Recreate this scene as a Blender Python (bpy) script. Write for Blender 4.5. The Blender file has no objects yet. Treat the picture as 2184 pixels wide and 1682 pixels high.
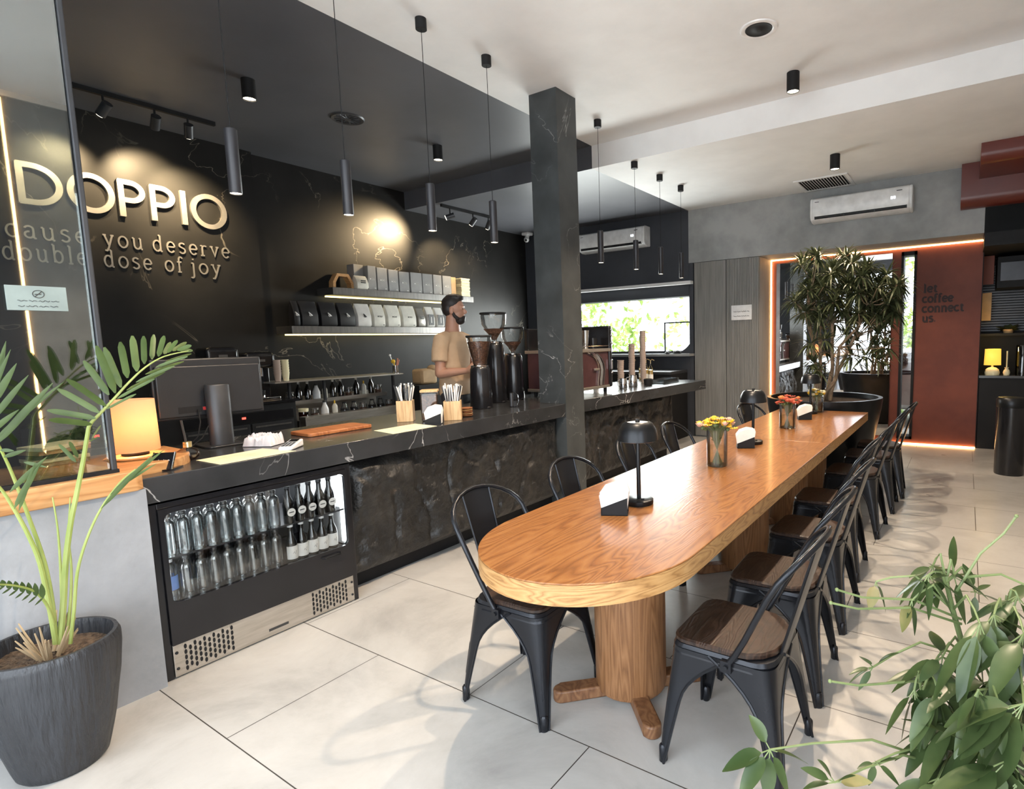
import bpy, math, random
from mathutils import Vector, Matrix, noise
import numpy as np

# ------------------------------------------------------------------ camera
W, H = 2184.0, 1682.0
FPX, CX, CY = 1208.13, 1291.49, 855.78
YAW, PIT, ROLL, CAMZ = -0.5670, 0.1061, 0.0253, 1.48
cy_, sy_ = math.cos(YAW), math.sin(YAW); cp_, sp_ = math.cos(PIT), math.sin(PIT)
cr_, sr_ = math.cos(ROLL), math.sin(ROLL)
Fw = Vector((sy_*cp_, cy_*cp_, -sp_)); Rt0 = Vector((cy_, -sy_, 0)); Dn0 = Fw.cross(Rt0)
Rt = Rt0*cr_ + Dn0*sr_; Dn = -Rt0*sr_ + Dn0*cr_
scene = bpy.context.scene
C = scene.collection
cam_d = bpy.data.cameras.new('camera'); cam = bpy.data.objects.new('camera', cam_d); C.objects.link(cam)
m3 = Matrix((Rt, -Dn, -Fw)).transposed()
cam.matrix_world = Matrix.Translation((0, 0, CAMZ)) @ m3.to_4x4()
cam_d.sensor_width = 36; cam_d.lens = FPX/W*36
cam_d.shift_x = (W/2-CX)/W; cam_d.shift_y = (CY-H/2)/W
cam_d.clip_start = 0.02; cam_d.clip_end = 200
scene.camera = cam

def ray(px, py): return Rt*((px-CX)/FPX) + Dn*((py-CY)/FPX) + Fw
O3 = Vector((0, 0, CAMZ))
def atX(px, py, X): d = ray(px, py); return O3 + d*(X/d.x)
def atY(px, py, Y): d = ray(px, py); return O3 + d*(Y/d.y)
def atZ(px, py, Z): d = ray(px, py); return O3 + d*((Z-CAMZ)/d.z)
def atD(px, py, D): return O3 + ray(px, py)*D

# ------------------------------------------------------------------ world, exposure, big lights
scene.view_settings.view_transform = 'Standard'; scene.view_settings.look = 'None'
scene.view_settings.gamma = 1.0; scene.view_settings.use_curve_mapping = False
scene.view_settings.exposure = 0.45
w = bpy.data.worlds.new('world'); scene.world = w; w.use_nodes = True
bg = w.node_tree.nodes['Background']; bg.inputs[0].default_value = (0.86, 0.93, 1.0, 1); bg.inputs[1].default_value = 4.0

def area(name, loc, rot, sx, sy, power, col):
    l = bpy.data.lights.new(name, 'AREA'); l.shape = 'RECTANGLE'; l.size = sx; l.size_y = sy
    l.energy = power; l.color = col
    o = bpy.data.objects.new(name, l); C.objects.link(o); o.location = loc; o.rotation_euler = rot; return o
def spot(name, loc, target, power, col, ang, blend=0.5, r=0.03):
    l = bpy.data.lights.new(name, 'SPOT'); l.energy = power; l.color = col; l.spot_size = ang
    l.spot_blend = blend; l.shadow_soft_size = r
    o = bpy.data.objects.new(name, l); C.objects.link(o); o.location = loc
    o.rotation_euler = (Vector(target)-Vector(loc)).to_track_quat('-Z', 'Y').to_euler(); return o
def sun_(rot, e):
    l = bpy.data.lights.new('sun', 'SUN'); l.energy = e; l.angle = 0.01; l.color = (1, .96, .88)
    o = bpy.data.objects.new('sun', l); C.objects.link(o); o.rotation_euler = rot
sun_((math.radians(18), math.radians(6), 0), 7.0)
area('daylight_front', (-1.1, -1.35, 1.75), (math.radians(90), 0, 0), 3.6, 2.9, 38, (0.80, 0.90, 1.0))
area('daylight_side', (0.72, -0.2, 1.6), (0, math.radians(90), 0), 2.6, 2.1, 12, (0.86, 0.93, 1.0))
area('daylight_bar_window', (-4.9, 7.9, 1.75), (math.radians(-90), 0, 0), 2.6, 0.8, 110, (0.95, 1.0, 0.97))
WARM = (1.0, 0.80, 0.58)

# ------------------------------------------------------------------ materials
def _mat(name):
    m = bpy.data.materials.new(name); m.use_nodes = True
    nt = m.node_tree; b = nt.nodes['Principled BSDF']; return m, nt, b
def N(nt, t, **kw):
    n = nt.nodes.new(t)
    for k, v in kw.items():
        if k in n.inputs: n.inputs[k].default_value = v
        else: setattr(n, k, v)
    return n
def L(nt, a, b): nt.links.new(a, b)
def coords(nt, scale=(1, 1, 1), kind='Object', rot=(0, 0, 0), loc=(0, 0, 0)):
    tc = N(nt, 'ShaderNodeTexCoord'); mp = N(nt, 'ShaderNodeMapping')
    mp.inputs['Scale'].default_value = scale; mp.inputs['Rotation'].default_value = rot; mp.inputs['Location'].default_value = loc
    L(nt, tc.outputs[kind], mp.inputs[0]); return mp.outputs[0]
def ramp(nt, fac, stops):
    r = N(nt, 'ShaderNodeValToRGB'); e = r.color_ramp.elements
    while len(e) < len(stops): e.new(0.5)
    for i, (p, c) in enumerate(stops):
        e[i].position = p; e[i].color = (*c, 1) if len(c) == 3 else c
    L(nt, fac, r.inputs[0]); return r.outputs[0]
def bump(nt, b, h, strength=0.2, dist=0.01):
    n = N(nt, 'ShaderNodeBump'); n.inputs['Strength'].default_value = strength; n.inputs['Distance'].default_value = dist
    L(nt, h, n.inputs['Height']); L(nt, n.outputs[0], b.inputs['Normal'])
def plain(name, col, rough=0.5, metal=0.0, spec=0.5, coat=0.0):
    m, nt, b = _mat(name); b.inputs['Base Color'].default_value = (*col, 1); b.inputs['Roughness'].default_value = rough
    b.inputs['Metallic'].default_value = metal; b.inputs['Specular IOR Level'].default_value = spec; b.inputs['Coat Weight'].default_value = coat
    n = N(nt, 'ShaderNodeTexNoise', Scale=9.0, Detail=4.0); L(nt, coords(nt), n.inputs['Vector'])
    c = tuple(x*0.86 for x in col); d = tuple(min(1, x*1.1) for x in col)
    L(nt, ramp(nt, n.outputs[0], [(0.3, c), (0.7, d)]), b.inputs['Base Color']); return m
def noisy(name, c1, c2, scale=4.0, rough=0.6, bmp=0.15, bs=40.0, stretch=(1, 1, 1), bd=0.004, metal=0, lo=.35, hi=.65):
    m, nt, b = _mat(name); v = coords(nt, stretch)
    n = N(nt, 'ShaderNodeTexNoise', Scale=scale, Detail=6.0, Roughness=0.6); L(nt, v, n.inputs['Vector'])
    L(nt, ramp(nt, n.outputs[0], [(lo, c1), (hi, c2)]), b.inputs['Base Color']); b.inputs['Roughness'].default_value = rough
    b.inputs['Metallic'].default_value = metal
    n2 = N(nt, 'ShaderNodeTexNoise', Scale=bs, Detail=4.0); L(nt, v, n2.inputs['Vector']); bump(nt, b, n2.outputs[0], bmp, bd)
    return m
def emit(name, col, s):
    m, nt, b = _mat(name); b.inputs['Base Color'].default_value = (*col, 1)
    b.inputs['Emission Color'].default_value = (*col, 1); b.inputs['Emission Strength'].default_value = s; return m
def marble(name, base, vein, rough=0.28, dens=1.0, vs=1.0, spec=0.5):
    m, nt, b = _mat(name); v = coords(nt, (vs, vs, vs), loc=(3.1, 1.7, .3))
    n = N(nt, 'ShaderNodeTexNoise', Scale=0.75, Detail=5.0, Roughness=0.55, Distortion=1.2); L(nt, v, n.inputs['Vector'])
    s = N(nt, 'ShaderNodeMath', operation='SUBTRACT'); s.inputs[1].default_value = 0.5; L(nt, n.outputs[0], s.inputs[0])
    a = N(nt, 'ShaderNodeMath', operation='ABSOLUTE'); L(nt, s.outputs[0], a.inputs[0])
    r = N(nt, 'ShaderNodeMapRange'); r.inputs['From Min'].default_value = 0.0005; r.inputs['From Max'].default_value = 0.0045
    r.inputs['To Min'].default_value = 1; r.inputs['To Max'].default_value = 0; L(nt, a.outputs[0], r.inputs['Value'])
    n2 = N(nt, 'ShaderNodeTexNoise', Scale=1.3, Detail=2.0); L(nt, v, n2.inputs['Vector'])
    k = N(nt, 'ShaderNodeMapRange'); k.inputs['From Min'].default_value = 0.47; k.inputs['From Max'].default_value = 0.68; k.inputs['To Max'].default_value = dens
    L(nt, n2.outputs[0], k.inputs['Value'])
    mu = N(nt, 'ShaderNodeMath', operation='MULTIPLY'); L(nt, r.outputs[0], mu.inputs[0]); L(nt, k.outputs[0], mu.inputs[1])
    n3 = N(nt, 'ShaderNodeTexNoise', Scale=2.2, Detail=5.0); L(nt, v, n3.inputs['Vector'])
    cb = ramp(nt, n3.outputs[0], [(0.3, tuple(x*.75 for x in base)), (0.75, tuple(x*1.35 for x in base))])
    mx = N(nt, 'ShaderNodeMix', data_type='RGBA'); L(nt, mu.outputs[0], mx.inputs[0]); L(nt, cb, mx.inputs[6]); mx.inputs[7].default_value = (*vein, 1)
    L(nt, mx.outputs[2], b.inputs['Base Color']); b.inputs['Roughness'].default_value = rough; b.inputs['Specular IOR Level'].default_value = spec; return m
def wood(name, c1, c2, c3, stretch=(6, 0.7, 6), rough=0.35, scale=3.0, bmp=0.15, planks=None, coat=0.0, rot=(0, 0, 0)):
    m, nt, b = _mat(name); v = coords(nt, stretch, rot=rot)
    n = N(nt, 'ShaderNodeTexNoise', Scale=0.9, Detail=2.0, Distortion=0.3); L(nt, v, n.inputs['Vector'])
    mm = N(nt, 'ShaderNodeMath', operation='MULTIPLY'); mm.inputs[1].default_value = 16.0*scale/3; L(nt, n.outputs[0], mm.inputs[0])
    fr = N(nt, 'ShaderNodeMath', operation='PINGPONG'); fr.inputs[1].default_value = 0.5; L(nt, mm.outputs[0], fr.inputs[0])
    n2 = N(nt, 'ShaderNodeTexNoise', Scale=16.0, Detail=5.0, Roughness=0.7); L(nt, coords(nt, tuple(s*1.0 for s in stretch), rot=rot), n2.inputs['Vector'])
    ad = N(nt, 'ShaderNodeMath', operation='MULTIPLY_ADD'); ad.inputs[1].default_value = 0.9; L(nt, fr.outputs[0], ad.inputs[0])
    s2 = N(nt, 'ShaderNodeMath', operation='MULTIPLY'); s2.inputs[1].default_value = 0.55; L(nt, n2.outputs[0], s2.inputs[0]); L(nt, s2.outputs[0], ad.inputs[2])
    col = ramp(nt, ad.outputs[0], [(0.15, c3), (0.42, c2), (0.75, c1)])
    if planks:
        br = N(nt, 'ShaderNodeTexBrick'); br.offset = 0.37
        br.inputs['Scale'].default_value = 1.0; br.inputs['Mortar Size'].default_value = planks[2]; br.inputs['Brick Width'].default_value = planks[0]; br.inputs['Row Height'].default_value = planks[1]
        br.inputs['Color1'].default_value = (1, 1, 1, 1); br.inputs['Color2'].default_value = (0.62, 0.6, 0.58, 1); br.inputs['Mortar'].default_value = (.35, .3, .28, 1)
        L(nt, coords(nt, (1, 1, 1), rot=planks[3] if len(planks) > 3 else (0, 0, 0)), br.inputs['Vector'])
        mx = N(nt, 'ShaderNodeMix', data_type='RGBA', blend_type='MULTIPLY'); mx.inputs[0].default_value = 1.0
        L(nt, col, mx.inputs[6]); L(nt, br.outputs[0], mx.inputs[7]); col = mx.outputs[2]
    L(nt, col, b.inputs['Base Color']); b.inputs['Roughness'].default_value = rough; b.inputs['Coat Weight'].default_value = coat; b.inputs['Coat Roughness'].default_value = 0.12
    bump(nt, b, ad.outputs[0], bmp, 0.003); return m
def glass(name, tint=(1, 1, 1), gloss=0.12, rough=0.02, fres=1.45, edge=1.0):
    m = bpy.data.materials.new(name); m.use_nodes = True; nt = m.node_tree; nt.nodes.clear()
    o = N(nt, 'ShaderNodeOutputMaterial'); t = N(nt, 'ShaderNodeBsdfTransparent'); t.inputs[0].default_value = (*tint, 1)
    g = N(nt, 'ShaderNodeBsdfGlossy'); g.inputs['Roughness'].default_value = rough
    f = N(nt, 'ShaderNodeFresnel'); f.inputs[0].default_value = fres
    a = N(nt, 'ShaderNodeMath', operation='MULTIPLY_ADD'); a.use_clamp = True; a.inputs[1].default_value = edge; a.inputs[2].default_value = gloss
    L(nt, f.outputs[0], a.inputs[0]); mx = N(nt, 'ShaderNodeMixShader'); L(nt, a.outputs[0], mx.inputs[0]); L(nt, t.outputs[0], mx.inputs[1]); L(nt, g.outputs[0], mx.inputs[2])
    L(nt, mx.outputs[0], o.inputs[0]); return m
def leafmat(name, c1, c2, rough=0.4, trans=0.3, scale=6.0):
    m, nt, b = _mat(name); n = N(nt, 'ShaderNodeTexNoise', Scale=scale, Detail=3.0); L(nt, coords(nt), n.inputs['Vector'])
    col = ramp(nt, n.outputs[0], [(0.35, c1), (0.65, c2)]); L(nt, col, b.inputs['Base Color']); b.inputs['Roughness'].default_value = rough
    t = N(nt, 'ShaderNodeBsdfTranslucent'); L(nt, col, t.inputs[0]); mx = N(nt, 'ShaderNodeMixShader'); mx.inputs[0].default_value = trans
    out = nt.nodes['Material Output']; L(nt, b.outputs[0], mx.inputs[1]); L(nt, t.outputs[0], mx.inputs[2]); L(nt, mx.outputs[0], out.inputs[0]); return m

M = {}
M['white_ceiling'] = noisy('white_plaster_ceiling', (0.74, 0.74, 0.735), (0.84, 0.84, 0.835), 1.2, 0.7, 0.05, 60)
M['black_ceiling'] = noisy('black_painted_ceiling', (0.080, 0.083, 0.094), (0.105, 0.108, 0.122), 1.0, 0.42, 0.05, 50)
M['black_marble'] = marble('black_marble', (0.0135, 0.013, 0.0125), (0.30, 0.27, 0.22), 0.45, 0.6, spec=0.22)
M['column_marble'] = marble('column_marble', (0.045, 0.050, 0.052), (0.42, 0.42, 0.42), 0.4, 0.8, 2.2)
M['counter_marble'] = marble('counter_marble', (0.030, 0.031, 0.033), (0.5, 0.5, 0.5), 0.20, 0.9, 1.6)
M['dark_wall'] = noisy('dark_grey_paint', (0.038, 0.042, 0.052), (0.052, 0.056, 0.068), 1.5, 0.6, 0.06, 50)
M['concrete'] = noisy('grey_microcement', (0.24, 0.245, 0.245), (0.36, 0.365, 0.36), 2.2, 0.65, 0.08, 30)
M['halfwall'] = noisy('pale_grey_plaster', (0.22, 0.23, 0.245), (0.33, 0.34, 0.36), 2.0, 0.75, 0.25, 45, bd=0.006)
M['terracotta'] = noisy('terracotta_plaster', (0.135, 0.030, 0.016), (0.185, 0.044, 0.023), 2.5, 0.6, 0.15, 60)
M['terracotta_glossy'] = noisy('terracotta_soffit', (0.115, 0.018, 0.011), (0.145, 0.025, 0.015), 2.5, 0.35, 0.05, 60)
M['cabinet_grey'] = noisy('grey_oak_veneer', (0.17, 0.165, 0.155), (0.25, 0.24, 0.225), 6.0, 0.55, 0.3, 30, stretch=(6, 6, 0.25))
M['black_metal'] = plain('black_powder_metal', (0.018, 0.019, 0.021), 0.32, 0.6)
M['black_matte'] = plain('matte_black', (0.012, 0.012, 0.013), 0.6, 0, 0.25)
M['black_plastic'] = plain('black_plastic', (0.02, 0.021, 0.024), 0.35)
M['black_gloss'] = plain('gloss_black', (0.010, 0.010, 0.012), 0.22, 0, 0.45, 0.15)
M['dark_grey'] = plain('dark_grey_metal', (0.06, 0.062, 0.068), 0.4, 0.5)
M['pendant'] = plain('pendant_metal', (0.035, 0.035, 0.04), 0.45, 0.3)
M['chair_metal'] = plain('chair_gunmetal', (0.020, 0.0215, 0.026), 0.25, 0.55, 0.45)
M['steel'] = noisy('brushed_steel', (0.48, 0.45, 0.40), (0.62, 0.58, 0.53), 4, 0.32, 0.08, 80, stretch=(1, 1, 12), metal=0.9)
M['dark_steel'] = noisy('dark_brushed_steel', (0.16, 0.155, 0.15), (0.22, 0.21, 0.2), 4, 0.35, 0.08, 80, stretch=(1, 12, 1), metal=0.8)
M['chrome'] = plain('chrome', (0.8, 0.8, 0.8), 0.08, 1.0)
M['letter_metal'] = plain('satin_nickel_letter', (0.36, 0.34, 0.31), 0.38, 0.7)
M['white_plastic'] = plain('white_plastic', (0.78, 0.78, 0.78), 0.3)
M['white_paper'] = plain('white_paper', (0.82, 0.80, 0.76), 0.8)
M['cream_paper'] = plain('cream_paper', (0.80, 0.74, 0.50), 0.75)
M['grey_bag'] = plain('grey_bag', (0.26, 0.255, 0.25), 0.55)
M['black_bag'] = plain('black_bag', (0.014, 0.013, 0.014), 0.5)
M['white_bag'] = plain('white_bag', (0.66, 0.64, 0.60), 0.6)
M['cream_bag'] = plain('cream_bag', (0.70, 0.68, 0.60), 0.6)
M['kraft'] = plain('tan_cardboard', (0.45, 0.30, 0.16), 0.7)
M['mark_dark'] = plain('dark_print', (0.03, 0.03, 0.03), 0.6)
M['mark_light'] = plain('light_print', (0.75, 0.73, 0.7), 0.6)
M['oak'] = wood('honey_oak', (0.35, 0.155, 0.048), (0.275, 0.108, 0.031), (0.145, 0.054, 0.015), (6.0, 0.9, 6.0), 0.28, 4.6, 0.14, coat=0.35)
M['oak_edge'] = wood('oak_edge', (0.50, 0.29, 0.115), (0.40, 0.21, 0.075), (0.20, 0.09, 0.028), (2.0, 2.0, 14), 0.4, 3.0, 0.1)
M['oak_post'] = wood('oak_post', (0.27, 0.13, 0.055), (0.20, 0.09, 0.034), (0.12, 0.05, 0.018), (14, 14, 0.9), 0.5, 2.6, 0.25)
M['oak_foot'] = wood('oak_foot', (0.22, 0.11, 0.05), (0.16, 0.07, 0.03), (0.09, 0.038, 0.015), (9, 9, 4), 0.5, 2.0, 0.2)
M['seat_wood'] = wood('reclaimed_seat_wood', (0.050, 0.026, 0.016), (0.027, 0.013, 0.008), (0.009, 0.006, 0.004), (9*1.4, 0.9*2.6, 3), 0.38, 2.6, 0.5, planks=(0.9, 0.085, 0.0016, (0, 0, math.pi/2)))
M['cap_wood'] = wood('orange_pine', (0.56, 0.31, 0.13), (0.48, 0.24, 0.09), (0.33, 0.145, 0.05), (7, 0.6, 9), 0.45, 2.2, 0.08)
M['board_wood'] = wood('cutting_board', (0.42, 0.16, 0.06), (0.33, 0.11, 0.035), (0.17, 0.05, 0.018), (9, 1.0, 5), 0.45, 2.2, 0.08)
M['light_wood'] = wood('light_wood', (0.68, 0.47, 0.25), (0.60, 0.39, 0.19), (0.45, 0.26, 0.12), (12, 12, 1.4), 0.55, 1.8, 0.1)
M['pot_black'] = noisy('ridged_black_clay', (0.017, 0.018, 0.021), (0.030, 0.032, 0.037), 3, 0.45, 0.9, 22, stretch=(2.6, 2.6, 0.28), bd=0.012)
M['soil'] = noisy('potting_soil', (0.05, 0.03, 0.018), (0.18, 0.12, 0.075), 60, 0.95, 1.0, 90, bd=0.02)
M['glass_clear'] = glass('clear_glass', (0.985, 0.99, 0.985), 0.04, 0.02, 1.4, 0.8)
M['glass_bottle'] = glass('bottle_glass', (0.93, 0.97, 0.98), 0.16, 0.10, 1.5, 1.2)
M['glass_dark'] = glass('dark_bottle_glass', (0.06, 0.05, 0.045), 0.08, 0.08, 1.5, 1.0)
M['glass_pane'] = glass('partition_glass', (0.80, 0.86, 0.85), 0.20, 0.0, 1.45, 1.0)
M['glass_amber'] = glass('amber_glass', (0.35, 0.2, 0.1), 0.08, 0.05, 1.5, 1.0)
M['water'] = glass('vase_water', (0.95, 0.96, 0.88), 0.01, 0.0, 1.2, 0.3)
M['mirror'] = plain('mirror', (0.92, 0.92, 0.92), 0.01, 1.0)
M['lens'] = emit('warm_lamp_lens', (1.0, 0.86, 0.62), 14)
M['led_orange'] = emit('orange_led_strip', (1.0, 0.56, 0.22), 13)
M['led_yellow'] = emit('yellow_led_strip', (1.0, 0.80, 0.32), 3.4)
M['led_white'] = emit('white_led_tube', (0.92, 0.97, 1.0), 10)
M['led_red'] = emit('red_indicator', (1.0, 0.06, 0.04), 3)
M['shade_amber'] = emit('lit_amber_shade', (1.0, 0.60, 0.08), 0.75)
M['palm'] = leafmat('palm_leaf', (0.06, 0.10, 0.028), (0.12, 0.18, 0.055), 0.4, 0.35)
M['palm_stem'] = leafmat('palm_stem', (0.26, 0.33, 0.08), (0.38, 0.43, 0.14), 0.45, 0.1)
M['umbrella_leaf'] = leafmat('umbrella_leaf', (0.035, 0.065, 0.020), (0.090, 0.130, 0.048), 0.3, 0.28, 9)
M['umbrella_stem'] = leafmat('umbrella_stem', (0.13, 0.18, 0.065), (0.22, 0.27, 0.11), 0.5, 0.1)
M['dracaena'] = leafmat('dracaena_leaf', (0.030, 0.042, 0.018), (0.085, 0.10, 0.045), 0.45, 0.15, 12)
M['bark'] = noisy('pale_bark', (0.22, 0.15, 0.09), (0.38, 0.27, 0.18), 12, 0.8, 0.4, 40)
M['dry'] = plain('dry_fibre', (0.40, 0.29, 0.17), 0.8)
M['yellowing'] = leafmat('yellowing_leaf', (0.16, 0.17, 0.05), (0.30, 0.24, 0.10), 0.5, 0.2, 14)
M['skin'] = plain('skin', (0.46, 0.24, 0.16), 0.5)
M['hair'] = plain('dark_hair', (0.018, 0.013, 0.012), 0.55)
M['shirt'] = noisy('tan_cotton', (0.50, 0.34, 0.21), (0.60, 0.42, 0.27), 3, 0.9, 0.2, 60)
M['trousers'] = plain('dark_cloth', (0.03, 0.03, 0.035), 0.9)
M['beans'] = noisy('coffee_beans', (0.045, 0.018, 0.009), (0.19, 0.085, 0.045), 70, 0.4, 1.0, 90, bd=0.01)
M['maroon_panel'] = plain('maroon_steel', (0.10, 0.045, 0.05), 0.25, 0.4)
M['foliage_out'] = leafmat('hedge_leaf', (0.22, 0.34, 0.07), (0.5, 0.62, 0.22), 0.6, 0.4)
M['pavement'] = plain('pale_pavement', (0.6, 0.6, 0.58), 0.9)
M['petal_yellow'] = plain('yellow_petal', (0.80, 0.50, 0.03), 0.7)
M['petal_orange'] = plain('orange_petal', (0.62, 0.18, 0.04), 0.7)
M['petal_red'] = plain('rust_red_petal', (0.38, 0.065, 0.03), 0.7)
M['petal_pink'] = plain('dusty_pink_petal', (0.55, 0.32, 0.24), 0.7)
M['petal_cream'] = plain('cream_petal', (0.75, 0.70, 0.5), 0.7)
M['flower_stem'] = leafmat('flower_stem', (0.10, 0.14, 0.05), (0.17, 0.2, 0.08), 0.5, 0.1)

def rock_mat():
    m, nt, b = _mat('black_rock'); v = coords(nt)
    n = N(nt, 'ShaderNodeTexNoise', Scale=5.0, Detail=9.0, Roughness=0.7); L(nt, v, n.inputs['Vector'])
    col = ramp(nt, n.outputs[0], [(0.32, (0.005, 0.005, 0.005)), (0.52, (0.014, 0.0135, 0.013)), (0.72, (0.038, 0.035, 0.031))])
    n2 = N(nt, 'ShaderNodeTexNoise', Scale=2.1, Detail=6.0, Roughness=0.75); L(nt, v, n2.inputs['Vector'])
    k = N(nt, 'ShaderNodeMapRange'); k.inputs['From Min'].default_value = 0.64; k.inputs['From Max'].default_value = 0.72; L(nt, n2.outputs[0], k.inputs['Value'])
    mx = N(nt, 'ShaderNodeMix', data_type='RGBA'); L(nt, k.outputs[0], mx.inputs[0]); L(nt, col, mx.inputs[6]); mx.inputs[7].default_value = (0.16, 0.11, 0.075, 1)
    L(nt, mx.outputs[2], b.inputs['Base Color']); b.inputs['Roughness'].default_value = 0.42
    n3 = N(nt, 'ShaderNodeTexNoise', Scale=38.0, Detail=6.0); L(nt, v, n3.inputs['Vector']); bump(nt, b, n3.outputs[0], 0.7, 0.012); return m
M['rock'] = rock_mat()
def floor_mat():
    m, nt, b = _mat('large_concrete_tile'); v = coords(nt)
    n = N(nt, 'ShaderNodeTexNoise', Scale=1.5, Detail=9.0, Roughness=0.68, Distortion=0.4); L(nt, v, n.inputs['Vector'])
    col = ramp(nt, n.outputs[0], [(0.3, (0.31, 0.30, 0.285)), (0.5, (0.44, 0.43, 0.41)), (0.72, (0.53, 0.52, 0.50))])
    br = N(nt, 'ShaderNodeTexBrick'); br.offset = 0.5; br.inputs['Scale'].default_value = 1
    br.inputs['Mortar Size'].default_value = 0.0022; br.inputs['Mortar Smooth'].default_value = 0.0; br.inputs['Brick Width'].default_value = 1.228; br.inputs['Row Height'].default_value = 0.6712
    br.inputs['Color1'].default_value = (1, 1, 1, 1); br.inputs['Color2'].default_value = (0.95, 0.95, 0.95, 1); br.inputs['Mortar'].default_value = (0.10, 0.09, 0.08, 1)
    mp = coords(nt, loc=(1.731+12.28, -0.913+6.712*0.4*5, 0)); L(nt, mp, br.inputs['Vector'])
    mx = N(nt, 'ShaderNodeMix', data_type='RGBA', blend_type='MULTIPLY'); mx.inputs[0].default_value = 1; L(nt, col, mx.inputs[6]); L(nt, br.outputs[0], mx.inputs[7])
    L(nt, mx.outputs[2], b.inputs['Base Color'])
    n2 = N(nt, 'ShaderNodeTexNoise', Scale=3.0, Detail=4.0); L(nt, v, n2.inputs['Vector'])
    rr = N(nt, 'ShaderNodeMapRange'); rr.inputs['To Min'].default_value = 0.22; rr.inputs['To Max'].default_value = 0.42; L(nt, n2.outputs[0], rr.inputs['Value']); L(nt, rr.outputs[0], b.inputs['Roughness'])
    return m
M['floor'] = floor_mat()

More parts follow.
